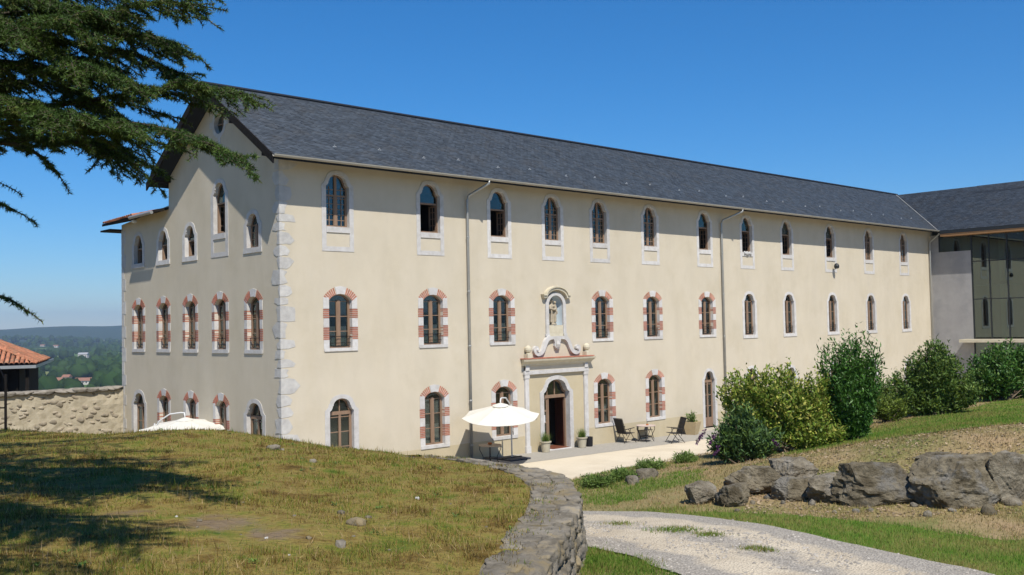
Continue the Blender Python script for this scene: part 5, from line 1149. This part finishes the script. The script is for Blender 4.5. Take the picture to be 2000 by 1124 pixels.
MB().tube([(0, 0, 0), (0, 0, hp_+.05)], .022, 6).build('post', MT['darkwood'], fp); MB().tube([(0, 0, hp_*.45), (-1.6, 0, hp_*.42)], .014, 6).build('rail', MT['darkwood'], fp); MB().tube([(0, 0, hp_*.92), (-.18, 0, hp_*1.35), (-.22, 0, hp_*1.5)], .008, 5).build('wire', MT['iron'], fp); MB().tube([(-1.6, 0, -.05), (-1.6, 0, hp_)], .022, 6).build('post', MT['darkwood'], fp)

ex, ey = wxy(-22.0, 46.0); OB = empty('tiled_outbuilding', (ex, ey, 0), 0, 'dark timber outbuilding with an orange canal tile hip roof', 'outbuilding')
s2 = np.array([-.363*RH[0]+.932*FH[0], -.363*RH[1]+.932*FH[1]]); t2_ = np.array([-.932*RH[0]-.363*FH[0], -.932*RH[1]-.363*FH[1]])   # side, front directions
OB.rotation_euler = (0, 0, math.atan2(s2[1], s2[0]))      # local x = side (away), local y = front (left)
D_ = 12.6; EH = 3.83; AP = 6.55
mb = MB(); mb.add([(-.0, -.0, EH), (D_, 0, EH), (D_, D_, EH), (0, D_, EH), (D_/2, D_/2, AP)], [(0, 1, 4), (1, 2, 4), (2, 3, 4), (3, 0, 4)]); mb.add([(0, 0, EH-.1), (D_, 0, EH-.1), (D_, D_, EH-.1), (0, D_, EH-.1)], [(3, 2, 1, 0)]); orf = mb.build('roof', MT['deck'], OB)
sl_ = (AP-EH)/(D_/2); al = math.atan(sl_); ex_ = .36*math.cos(al)
jt = MB()
for side in (0, 1):
    nr = 15
    for r_ in range(nr):
        a_ = r_*ex_
        for k in range(44):
            c_ = .12+k*.21
            if c_ < a_+.05 or c_ > D_-a_: continue
            x, y = (a_-.05, c_) if side == 0 else (c_, a_-.05); z = EH+sl_*max(a_-.05, 0)+.05+random.uniform(-.01, .015)
            rot = (al+.05, 0, -PI/2) if side == 0 else (al+.05, 0, 0)
            if side == 0 and k < 20:
                o = link(bpy.data.objects.new('tile', tile_me), orf); o.location = (x, y, z); o.rotation_euler = (rot[0], random.uniform(-.04, .04), rot[2]+random.uniform(-.04, .04))
            else:
                from mathutils import Euler
                T = Matrix.Translation((x, y, z))@Euler((rot[0], 0, rot[2]+random.uniform(-.03, .03))).to_matrix().to_4x4(); jt.add([T@Vector(q) for q in tmb.v], tmb.f)
tag(jt.build('far_tiles', MT['tilej'], orf), kind='stuff')
ob = MB(); ob.box(.7, D_-.7, .7, D_-.7, -1, EH-.11); ob.build('wall', MT['darkwood'], OB)
for k in range(9): MB().box(.60, .70, .75+k*.42, .75+k*.42+.07, -1, EH-.12).build('batten', MT['darkwood'], OB)
MB().box(.62, .70, 1.9, 2.55, 1.2, EH-.4).build('pale_panel', MT['stucco'], OB); MB().box(-.06, .0, -.05, D_, EH-.16, EH-.02).build('eave_board', MT['zinc'], orf); MB().box(.0, D_, -.06, -.0, EH-.16, EH-.02).build('eave_board', MT['zinc'], orf)
for c in ((.25, .25), (.25, 4.5)): MB().box(c[0], c[0]+.16, c[1], c[1]+.16, -1, EH-.12).build('eave_post', MT['darkwood'], OB)

# ================================================================ valley houses and woods
def vhouse(px, py, wpx, hpx, label, roofm='houseroof', wallm='housewall', rot=0.0, zb=-38.5, wins=3, rp=.35):
    b = hit(px, py, 2, zb); s = ((b-CAM)@fw)/FPX; w_, h_ = wpx*s, hpx*s; dp_ = max(w_*.55, 8)
    t = empty('valley_house', (b[0], b[1], b[2]-.5), -yaw+rot, label, 'house', 'houses in the valley')
    MB().box(-w_/2, w_/2, 0, dp_, -3, h_+.5).build('wall', MT[wallm], t)
    ov = .5; rh_ = dp_/2*rp*1.6; z0 = h_+.52
    MB().add([(-w_/2-ov, -ov, z0-.2), (w_/2+ov, -ov, z0-.2), (w_/2+ov, dp_/2, z0+rh_), (-w_/2-ov, dp_/2, z0+rh_), (w_/2+ov, dp_+ov, z0-.2), (-w_/2-ov, dp_+ov, z0-.2)], [(0, 1, 2, 3), (3, 2, 4, 5), (0, 3, 5), (1, 4, 2), (0, 5, 4, 1)]).build('roof', MT[roofm], t)
    for k in range(wins):
        x = (-.5+(k+.5)/wins)*w_*.9; MB().box(x-.6, x+.6, -.06, .1, .5+h_*.35, .5+h_*.7).build('window', MT['housewin'], t)
vhouse(162, 751, 36, 7, 'long low valley house with a red roof', wins=5)
vhouse(199, 741, 17, 9, 'white two-storey valley house uphill from the long one', wins=2)
vhouse(213, 751, 19, 7, 'small white house right of the long red-roofed one', wins=2)
vhouse(113, 751, 14, 8, 'white valley house next to the outbuilding roof', wins=2, rot=.4)
vhouse(127, 744, 13, 7, 'pale valley house just uphill of its white neighbour', wins=2)
vhouse(161, 701, 18, 9, 'big white manor with a grey roof among the trees', roofm='housegrey', wins=4)
vhouse(121, 715, 20, 7, 'grey shed hall in the valley fields', roofm='housegrey', wallm='housegrey', wins=0)
vhouse(82, 679, 8, 4, 'tiny white farm on the wooded hillside', wins=1, zb=-28); vhouse(108, 680, 9, 4, 'tiny white farm further along the wooded hillside', wins=1, zb=-28)
hs = [np.array(o.location) for o in bpy.data.objects if o.name.startswith('valley_house')]
r = np.random.default_rng(21); bm = bmesh.new(); bmesh.ops.create_icosphere(bm, subdivisions=2, radius=1); bV = np.array([tuple(v.co) for v in bm.verts]); bF = np.array([[v.index for v in f.verts] for f in bm.faces]); bm.free()
TV = []; TF = []; cnt = 0; tries = 0
while cnt < 1500 and tries < 30000:
    tries += 1
    px = r.uniform(-260, 330); dd = np.exp(r.uniform(math.log(560), math.log(3600))); l = (px-1000)/FPX*dd; x, y = wxy(l, dd)
    if mnoise.noise(Vector((x/170, y/170, 4)))+.35*mnoise.noise(Vector((x/60, y/60, 8))) < (.10 if dd < 2000 else -.12): continue
    if any(((h_[:2]-(x, y))@FH) > -14 and ((h_[:2]-(x, y))@FH) < 300 and abs((h_[:2]-(x, y))@RH) < 15+dd*.008 for h_ in hs): continue
    R_ = r.uniform(4, 8.5); zv = -39.2+(ridge_z := 0)
    if dd > 2500: zv += 36*math.exp(-((dd-3300)/650)**2)*max(0, 1-abs(math.atan2(l, dd)+.5)/.14)**.5
    nz_s = 1+.22*r.normal(size=len(bV)); V = bV*nz_s[:, None]*np.array([R_, R_, R_*r.uniform(.9, 1.4)])+np.array([x, y, zv+R_*.75]); TF.append(bF+len(bV)*cnt); TV.append(V); cnt += 1
M_wood = mat('woodland_green', (.022, .048, .014), (.04, .07, .02), .05, .95, island=.35, spec=0)
o = npmesh('woodland', np.concatenate(TV), np.concatenate(TF), M_wood); tag(o, 'dark green woods and hedgerow trees spread over the valley floor', 'woods', kind='stuff')

# ================================================================ cedar
CT = np.array(wxy(-7.6, 8.2)); cz0 = 3.6
CE = empty('cedar_tree', (CT[0], CT[1], cz0), 0, 'tall dark cedar whose needled branches reach in before the gable', 'tree')
co = np.array([CT[0], CT[1], cz0])
tk = MB(); tk.tube([(0, 0, -.4), (.05, 0, 1), (.02, .05, 4), (-.1, .1, 8), (0, 0, 13), (0, .05, 17)], [.55, .45, .38, .30, .18, .04], 14); tk.build('trunk', MT['bark'], CE, smooth=True)
rc_ = np.random.default_rng(77)
limb_mb = MB(); SP = []; SD = []; TP = []; TD = []; CO_P = []; CO_D = []
def catmull(P, n):
    P = np.asarray(P, float); Q = np.r_[[2*P[0]-P[1]], P, [2*P[-1]-P[-2]]]; out = []
    for k in range(1, len(Q)-2):
        for t in np.linspace(0, 1, n, endpoint=False):
            a, b, c, d = Q[k-1:k+3]; out.append(.5*(2*b+(c-a)*t+(2*a-5*b+4*c-d)*t*t+(3*b-a-3*c+d)*t**3))
    out.append(P[-1]); return np.array(out)
def branchlet(p, d, L, coarse=False, tip=False, depth=0):
    n = max(3, int(L/(.05 if coarse else .025))); q = p.copy(); d = d/np.linalg.norm(d); pts = [q.copy()]
    for k in range(n):
        d = d+np.array([0, 0, -.020])+rc_.normal(0, .06, 3); d /= np.linalg.norm(d); q = q+d*L/n; pts.append(q.copy())
        (CO_P if coarse else (TP if tip and k > n*.75 else SP)).append(q.copy()); (CO_D if coarse else (TD if tip and k > n*.75 else SD)).append(d.copy())
        if depth == 0 and not coarse and k > 1 and rc_.random() < .42:
            s = np.cross(d, [0, 0, 1.])*rc_.choice([-1, 1]); branchlet(q, d*.6+s*.8+np.array([0, 0, -.15]), min(L, .4)*rc_.uniform(.22, .5), False, False, 1)
    limb_mb.tube([tuple(x) for x in pts[::max(1, len(pts)//4)]], .004 if not coarse else .007, 4, cap=False)
def limb(P, r0, r1, blen=(.18, .5), step=.05, coarse=False, droop=-.35, bare=.0, fan=1.0):
    C_ = catmull(P, 8); n = len(C_); limb_mb.tube([tuple(x-co) for x in C_], list(np.linspace(r0, r1, n)), 6)
    seg = np.r_[0, np.cumsum(np.linalg.norm(np.diff(C_, axis=0), axis=1))]; L = seg[-1]; s = L*bare
    while s < L:
        p = np.array([np.interp(s, seg, C_[:, k]) for k in range(3)]); e = np.array([np.interp(min(s+.05, L), seg, C_[:, k]) for k in range(3)]); b = np.array([np.interp(max(s-.05, 0), seg, C_[:, k]) for k in range(3)]); t = (e-b)/np.linalg.norm(e-b)
        sd_ = np.cross(t, [0, 0, 1.]); sd_ /= np.linalg.norm(sd_); g_ = rc_.choice([-1, 1]); f = s/L; ln = rc_.uniform(*blen)*(1-.55*f)
        branchlet(p-co, t*.75+sd_*g_*rc_.uniform(.35, 1.1)*fan+np.array([0, 0, droop*rc_.uniform(.2, 1.3)]), ln, coarse, tip=f > .6)
        s += step*rc_.uniform(.5, 1.5)
    if not coarse:
        branchlet(C_[-1]-co, C_[-1]-C_[-3], .16, tip=True)
        for k in np.arange(L*bare, L, .03):      # spurs on the limb itself
            SP.append(np.array([np.interp(k, seg, C_[:, j]) for j in range(3)])-co); SD.append(np.array([0, 0, 1.])+rc_.normal(0, .4, 3))
tx_ = np.array([CT[0], CT[1], 0])
def PL(L_): return [at(a, b, c) for a, b, c in L_]
root = lambda z: [np.array([CT[0], CT[1], z])]
vis = [
 ([(-150, 60, 8.6), (30, 25, 8.3), (170, 30, 8.1), (290, 8, 7.9), (385, 8, 7.8)], (.2, .55)),
 ([(-150, 110, 9.0), (20, 75, 8.8), (150, 85, 8.6), (260, 105, 8.4), (330, 135, 8.3), (378, 158, 8.2)], (.2, .5)),
 ([(-150, 130, 8.4), (0, 120, 8.1), (120, 140, 8.0), (210, 150, 7.9), (270, 165, 7.8)], (.2, .5)),
 ([(-150, 230, 8.8), (20, 215, 8.5), (150, 200, 8.3), (240, 186, 8.2), (320, 175, 8.1), (390, 170, 8.0), (440, 176, 7.95), (482, 184, 7.9)], (.14, .34)),
 ([(-150, 250, 8.2), (0, 240, 8.0), (130, 245, 7.9), (235, 240, 7.8), (310, 250, 7.7), (380, 272, 7.6), (430, 294, 7.6), (465, 302, 7.55)], (.14, .34)),
 ([(-150, 290, 8.9), (0, 275, 8.7), (100, 272, 8.5), (170, 282, 8.4), (215, 300, 8.3), (240, 318, 8.3)], (.13, .31)),
 ([(-150, 300, 8.3), (0, 280, 8.1), (60, 295, 8.0), (90, 315, 8.0), (108, 335, 8.0)], (.13, .30)),
 ([(-150, 330, 8.5), (-60, 335, 8.4), (-20, 350, 8.3), (0, 358, 8.3)], (.12, .2)),
 ([(-150, 380, 8.3), (-50, 392, 8.2), (0, 398, 8.1), (30, 412, 8.1)], (.06, .12)),
 ([(-150, 560, 8.0), (-40, 572, 7.9), (15, 584, 7.8), (50, 605, 7.8)], (.05, .10)),
 ([(-150, 30, 9.4), (40, -10, 9.2), (160, -30, 9.0), (300, -40, 8.8), (400, -25, 8.7)], (.25, .6)),
 ([(-150, 180, 9.3), (0, 160, 9.1), (130, 170, 8.9), (200, 210, 8.8), (250, 245, 8.7)], (.25, .55)),
 ([(-150, 10, 8.0), (10, 40, 7.8), (100, 95, 7.7), (160, 130, 7.6)], (.25, .55)),
 ([(-150, 200, 7.8), (-20, 190, 7.6), (60, 205, 7.5), (120, 235, 7.4)], (.22, .5)),
 ([(-150, -20, 8.8), (60, 0, 8.6), (200, 45, 8.4), (290, 70, 8.3), (350, 95, 8.2)], (.2, .5)),
 ([(-150, 90, 8.1), (0, 60, 7.9), (110, 50, 7.8), (200, 70, 7.7)], (.22, .5)),
 ([(-150, 160, 8.6), (-10, 135, 8.4), (90, 110, 8.3), (180, 118, 8.2), (240, 140, 8.1)], (.2, .45)),
 ([(-150, 0, 8.3), (20, -5, 8.1), (120, 12, 8.0), (230, 30, 7.9)], (.22, .5)),
 ([(-150, 230, 8.0), (0, 225, 7.8), (90, 222, 7.7), (170, 232, 7.6), (215, 245, 7.6)], (.18, .4)),
 ([(-150, 270, 9.6), (20, 250, 9.4), (120, 265, 9.2), (190, 275, 9.1), (240, 290, 9.0)], (.22, .5)),
]
for pts, bl_ in vis:
    W_ = PL(pts); limb(root(W_[0][2]-.15)+W_, .030, .004, bl_, .028, droop=-.26, bare=.36)
    if bl_[1] > .3:
        Cq = catmull(W_, 8); nq = len(Cq)
        for f in np.arange(.30, .93, .11):
            p0 = Cq[int(f*(nq-1))]; tq = Cq[min(nq-1, int(f*(nq-1))+2)]-p0; tq /= np.linalg.norm(tq)+1e-9; sq_ = np.cross(tq, [0, 0, 1.]); g_ = rc_.choice([-1, 1]); Ls = rc_.uniform(.35, .85)*(1.25-.8*f)
            d1 = tq*.8+sq_*g_*rc_.uniform(.3, .8)+np.array([0, 0, rc_.uniform(-.20, .08)]); d1 /= np.linalg.norm(d1)
            limb([p0, p0+d1*Ls*.5+np.array([0, 0, .01]), p0+d1*Ls+np.array([0, 0, -.10*Ls])], .010, .003, (.10, .28), .033, droop=-.22)
# higher and nearer limbs outside the view, coarser
for k in range(80):
    if k < 32: z = rc_.uniform(7.6, 8.8); a = rc_.uniform(-.95, -.50); Ls = rc_.uniform(5.0, 7.5)
    elif k < 50: z = rc_.uniform(9, 14.5); a = rc_.uniform(-.5, .9); Ls = np.interp(z, [9, 13, 15], [5.0, 4.2, 2.4])*rc_.uniform(.75, 1.1)
    else: z = rc_.uniform(6.8, 17); a = rc_.uniform(0, 2*PI); Ls = np.interp(z, [6, 9, 17], [4.6, 4.4, .8])*rc_.uniform(.75, 1.1)
    d = np.array([math.cos(a)*RH[0]+math.sin(a)*FH[0], math.cos(a)*RH[1]+math.sin(a)*FH[1], 0]); p0 = np.array([CT[0], CT[1], z])
    tipx = p0+d*Ls; lt, dt = ld(tipx)
    if dt > 0 and abs(lt/dt) < .56 and (tipx[2]-CAM[2])/max(dt, .1) < .40: continue
    limb([p0, p0+d*Ls*.5+np.array([0, 0, .25]), p0+d*Ls+np.array([0, 0, -.1])], .06, .01, (.3, .95) if k >= 32 else (.6, 1.1), .085 if k >= 32 else .06, True, bare=.15 if k >= 32 else .4, fan=1.2)
limb_mb.build('limbs', MT['bark'], CE)
def tufts(P, D, nn, L, W, m, name, seed):
    r = np.random.default_rng(seed); P = np.asarray(P); D = np.asarray(D); n = len(P)
    P = np.repeat(P, nn, 0); D = np.repeat(D, nn, 0); v = r.normal(size=P.shape); v /= np.linalg.norm(v, axis=1)[:, None]; v = v+D/np.linalg.norm(D, axis=1)[:, None]*.55; v /= np.linalg.norm(v, axis=1)[:, None]
    s = np.cross(v, r.normal(size=v.shape)); s /= np.linalg.norm(s, axis=1)[:, None]
    Ls = (L*r.uniform(.7, 1.2, len(P)))[:, None]; V = np.empty((len(P), 3, 3)); V[:, 0] = P-s*W/2; V[:, 1] = P+s*W/2; V[:, 2] = P+v*Ls
    return npmesh(name, V.reshape(-1, 3), np.arange(3*len(P)).reshape(-1, 3), m, CE)
tufts(SP, SD, 8, .040, .0080, MT['needle'], 'needles', 1); tufts(TP, TD, 7, .034, .0065, MT['needletip'], 'young_needles', 2); tufts(CO_P, CO_D, 9, .085, .014, MT['needle'], 'upper_needles', 3)

# ================================================================ grass
r = np.random.default_rng(9)
N0 = 330000; pxs = r.uniform(-160, 1160, N0); dd = np.exp(r.uniform(math.log(5.2), math.log(19.5), N0)); l = (pxs-1000)/FPX*dd
cut_ = np.interp(1000+l/dd*FPX, crp+[1100], crd+[crd[-1]])
GP = np.r_[INN, [(INN[-1, 0]-1, -6), (-30, -6), (-30, 32), (INN[0, 0], 32)]]
ok = in_poly(np.c_[l, dd], GP) & (dd < cut_+1.2)
l, dd = l[ok], dd[ok]; x, y = wxy(l, dd); z = bil(l, dd)
dens = np.array([mnoise.noise(Vector((a*1.4, b*1.4, 5)))+.5*mnoise.noise(Vector((a*5, b*5, 2))) for a, b in zip(x, y)])
for (bx_, by_, bz_, br_, _) in bareP: dens -= 1.5*np.exp(-((x-bx_)**2+(y-by_)**2)/(br_*1.6)**2)
ok = r.random(len(x)) < np.clip(.62+dens*.55, .05, 1); x, y, z, dens, dd = x[ok], y[ok], z[ok], dens[ok], dd[ok]; n = len(x)
clump = np.array([mnoise.noise(Vector((a_*7, b_*7, 77))) for a_, b_ in zip(x, y)]); tall = r.random(n) < .03; Lb = r.uniform(.014, .05, n)*(1+.6*np.clip(dens, -.6, 1))*np.clip(.85+1.3*clump, .35, 2.0)+tall*r.uniform(.03, .09, n)
V, F = blades(np.c_[x, y, z-.004], Lb, r.uniform(.004, .008, n)*np.clip(dd/9, .8, 1.8), 5, .75); o = npmesh('mound_grass', V, F, M_blade); tag(o, 'dry olive grass covering the mound', 'grass', kind='stuff')
hs_ = r.random(len(x)) < .07; nh = hs_.sum(); V, F = blades(np.c_[x, y, z][hs_], r.uniform(.04, .10, nh), r.uniform(.004, .007, nh), 55, 1.15); tag(npmesh('straw_stalks', V, F, M_straw), 'pale dry straw stalks lying over the mound grass', 'grass', kind='stuff')
# broad-leaved weeds dotted through the mound grass
nw = 55; iw = r.choice(len(x), nw, replace=False); Pw_ = []; Dw_ = []
for q in iw:
    for a_ in r.uniform(0, 2*PI, 13): Pw_.append((x[q], y[q], z[q]+.012)); Dw_.append((math.cos(a_), math.sin(a_), r.uniform(.15, .9)))
Pw_ = np.array(Pw_); Dw_ = np.array(Dw_); nw = len(Pw_); V, F = leaf_mesh(Pw_+r.normal(0, .02, Pw_.shape)*np.array([1, 1, .2]), Dw_, np.tile([0, 0, 1.], (nw, 1))+r.normal(0, .2, (nw, 3)), r.uniform(.02, .05, nw), r.uniform(.010, .022, nw)); tag(npmesh('weeds', V, F, MT['leafolive']), 'small broad-leaved weeds dotted through the mound grass', 'weeds', kind='stuff')
# right-hand bank
def poly_dist(px_, py_, P):
    d = np.full(len(px_), 1e9)
    for a, b in zip(P[:-1], P[1:]):
        v = b-a; t = np.clip(((px_-a[0])*v[0]+(py_-a[1])*v[1])/(v@v), 0, 1); d = np.minimum(d, np.hypot(px_-a[0]-t*v[0], py_-a[1]-t*v[1]))
    return d
ROADP = np.r_[FE, NE[::-1]]
def pxl(L_): return np.array([gpx(*q)[:2] for q in L_])
vA = pxl([(1290, 1003.5), (1405, 1001), (1524, 1008), (1660, 1018), (1796, 1035), (1960, 1057)]); vA = np.r_[vA, [wxy(8.4, 11.2), wxy(13, 8.5)]]; vA = np.r_[vA, [wxy(19, 2)]]; vB = FE[6:]+(NE[6:]-FE[6:])*.09
M_lawn = grass_mat('lawn_turf', [tuple(c*.8 for c in q) for q in LUSH], .9, bump=.5)
lA = pxl([(1540, 884), (1680, 845), (1840, 810), (1990, 776)]); lA = np.r_[lA, [wxy(18, 27)]]; lB = pxl([(1540, 892), (1680, 866), (1840, 844), (1990, 829)]); lB = np.r_[lB, [wxy(16, 20.5)]]
wlA = np.array([wxy(*q) for q in OUT[-26:]]); wlB = NE[3:11]
STRIPS = []
for nm, A, B_ in (('verge', vA, vB), ('lawn', lA, lB)):
    o = strip(nm, A, B_, M_lawn, 110, 16, .012, .22); tag(o, kind='structure'); STRIPS.append(np.r_[A, B_[::-1]])
N1 = 330000; lq = r.uniform(.3, 1, N1); pxs = r.uniform(1090, 2120, N1); dd = np.exp(r.uniform(math.log(6.0), math.log(31), N1)); l = (pxs-1000)/FPX*dd; x, y = wxy(l, dd)
OUTP = np.r_[OUT, [(OUT[-1, 0]-1, -6), (-30, -6), (-30, 32), (OUT[0, 0], 32)]]
crg = np.interp(pxs, CR_PX, CR_D)
pts = np.c_[x, y]; ok = (~in_poly(pts, ROADP)) & (~in_poly(np.c_[l, dd], OUTP)) & (dd < crg+3); x, y, dd, pxs, l = x[ok], y[ok], dd[ok], pxs[ok], l[ok]; pts = np.c_[x, y]
rd_d = poly_dist(x, y, FE); rd_n = poly_dist(x, y, NE)
nz_ = np.array([mnoise.noise(Vector((a*.8, b*.8, 15)))+.5*mnoise.noise(Vector((a*3, b*3, 12))) for a, b in zip(x, y)])
pj = pts+r.normal(0, .13, pts.shape); lush = in_poly(pj, STRIPS[0]) | in_poly(pj, STRIPS[1]) | ((rd_n < 1.0) & (l < 2.5)) | ((dd > 12.6) & (nz_ > -.05+np.clip((pxs-1260)/220, 0, 3)))
z = ground_z(x, y); keepp = r.random(len(x)) < np.where(lush, .95, np.clip(.45+nz_*.6, .12, .9)); x, y, z, dd, lush, nz_ = [q[keepp] for q in (x, y, z, dd, lush, nz_)]
for sel, m, nm, lab, lo_, hi_ in ((lush, M_lush, 'lawn_grass', 'green grass of the lawn and driveway verge', .025, .065), (~lush, M_straw, 'dry_grass', 'dry straw grass on the boulder bank', .02, .06)):
    n = sel.sum(); V, F = blades(np.c_[x, y, z][sel]+np.array([0, 0, .004]), r.uniform(lo_, hi_, n), r.uniform(.005, .010, n)*np.clip(dd[sel]/11, .8, 2.2), 6, .7); o = npmesh(nm, V, F, m); tag(o, lab, 'grass', kind='stuff')
# grass tufts in the driveway crown and beside the wall top
tx_l = []
for (px, py, rx, ry, n) in ((1320, 1040, 40, 5, 900), (1385, 1050, 30, 4, 500), (1210, 1028, 26, 3, 350), (1470, 1078, 25, 3, 300), (1160, 1100, 26, 18, 2600), (1230, 1112, 40, 14, 2600), (1500, 1082, 20, 3, 200)):
    for _ in range(n):
        a, b_ = px+r.normal(0, rx*.6), py+r.normal(0, ry*.6); tx_l.append((a, b_))
tp = np.array(tx_l); Vr = RT[None]*(tp[:, :1]-1000)/FPX+UP[None]*(562-tp[:, 1:])/FPX+fw[None]; tt = np.arange(6, 22, .05); best = np.full(len(tp), 10.0)
done = np.zeros(len(tp), bool)
for t in tt:
    Pq = CAM+Vr*t; hitm = (Pq[:, 2] < ground_z(Pq[:, 0], Pq[:, 1])) & ~done; best[hitm] = t; done |= hitm
Pq = CAM+Vr*best[:, None]; lq, dq = ld(Pq); okq = ~in_poly(np.c_[lq, dq], OUTP); Pq = Pq[okq]; Pq[:, 2] = ground_z(Pq[:, 0], Pq[:, 1])+.015; n = len(Pq)
V, F = blades(Pq, r.uniform(.02, .06, n), r.uniform(.006, .011, n), 8, .7); tag(npmesh('driveway_grass', V, F, M_lush), 'thin grass growing along the driveway crown and wall foot', 'grass', kind='stuff')
nW = 2600; si = r.uniform(0, so_[-1], nW); fi = r.beta(3, 1.3, nW); Pw = np.array([along(OUT, s_)*(1-f_)+along(INN, s_)*f_ for s_, f_ in zip(si, fi)]); kp = np.array([mnoise.noise(Vector((a*2.2, b*2.2, 31))) for a, b in Pw]) > .02; Pw = Pw[kp]; xw, yw = wxy(Pw[:, 0], Pw[:, 1]); n = len(Pw)
V, F = blades(np.c_[xw, yw, np.full(n, WZ-.005)], r.uniform(.02, .05, n), r.uniform(.005, .009, n), 9, .8); tag(npmesh('wall_top_grass', V, F, M_blade), 'dry grass tufts growing on the retaining wall top', 'grass', kind='stuff')
# driveway pebbles
N2 = 26000; lo = ROADP.min(0); hi = ROADP.max(0); pts = r.uniform(0, 1, (N2*3, 2))*(hi-lo)+lo; pts = pts[in_poly(pts, ROADP)][:N2]
l_, d_ = ld(np.c_[pts, np.zeros(len(pts))]); k_ = (d_ > 5) & (np.array([mnoise.noise(Vector((a*.9, b*.9, 40)))+.4*mnoise.noise(Vector((a*3, b*3, 41))) for a, b in pts]) > -.12); pts = pts[k_]; n = len(pts)
oct_ = np.array([(1, 0, 0), (0, 1, 0), (-1, 0, 0), (0, -1, 0), (0, 0, .7), (0, 0, -.7)]); ocf = np.array([(0, 1, 4), (1, 2, 4), (2, 3, 4), (3, 0, 4)])
sz = r.uniform(.006, .02, n)*(1+(r.random(n) < .03)*1.0); a = r.uniform(0, 2*PI, n); jit = 1+.3*r.normal(size=(n, 6, 3)); Q = oct_[None]*jit*sz[:, None, None]
X_ = Q[..., 0]*np.cos(a)[:, None]-Q[..., 1]*np.sin(a)[:, None]; Y_ = Q[..., 0]*np.sin(a)[:, None]+Q[..., 1]*np.cos(a)[:, None]
Vp = np.stack([X_+pts[:, :1], Y_+pts[:, 1:], Q[..., 2]+(ground_z(pts[:, 0], pts[:, 1])+.024)[:, None]], -1).reshape(-1, 3); Fp = (ocf[None]+6*np.arange(n)[:, None, None]).reshape(-1, 3)
M_peb = mat('pebbles', (.33, .30, .26), (.46, .42, .36), 3, .9, island=.35, spec=.15); tag(npmesh('driveway_pebbles', Vp, Fp, M_peb), 'loose grey and cream pebbles on the driveway', 'gravel', kind='stuff')
# dry litter on the bank behind the boulders
N3 = 5200; pxs = r.uniform(1440, 2060, N3); dd = r.uniform(12.2, 20, N3); l = (pxs-1000)/FPX*dd; x, y = wxy(l, dd); pts = np.c_[x, y]; ok = ~in_poly(pts, ROADP) & ~in_poly(pts, STRIPS[0]) & ~in_poly(pts, STRIPS[1]); x, y = x[ok], y[ok]; n = len(x)
V, F = leaf_mesh(np.c_[x, y, ground_z(x, y)+.012], np.c_[r.normal(size=(n, 2)), r.normal(0, .15, n)], np.c_[r.normal(0, .3, (n, 2)), np.ones(n)], r.uniform(.03, .07, n), r.uniform(.02, .045, n))
M_lit = mat('dry_litter', (.30, .21, .13), (.42, .33, .22), 3, .9, island=.35, spec=.1); tag(npmesh('leaf_litter', V, F, M_lit), 'dry fallen leaves and bark on the boulder bank', 'leaf litter', kind='stuff')

# ================================================================ air
hz = MB(); hz.box(-9300, 9300, -9300, 9300, -75, 200)
M_hz = bpy.data.materials.new('haze'); M_hz.use_nodes = True; N = M_hz.node_tree.nodes; N.remove(N['Principled BSDF']); pv = N.new('ShaderNodeVolumePrincipled'); pv.inputs['Color'].default_value = (.62, .78, 1, 1); pv.inputs['Density'].default_value = 1.3e-4; pv.inputs['Anisotropy'].default_value = .2
M_hz.node_tree.links.new(pv.outputs[0], N['Material Output'].inputs['Volume'])
tag(hz.build('haze', M_hz), kind='stuff')
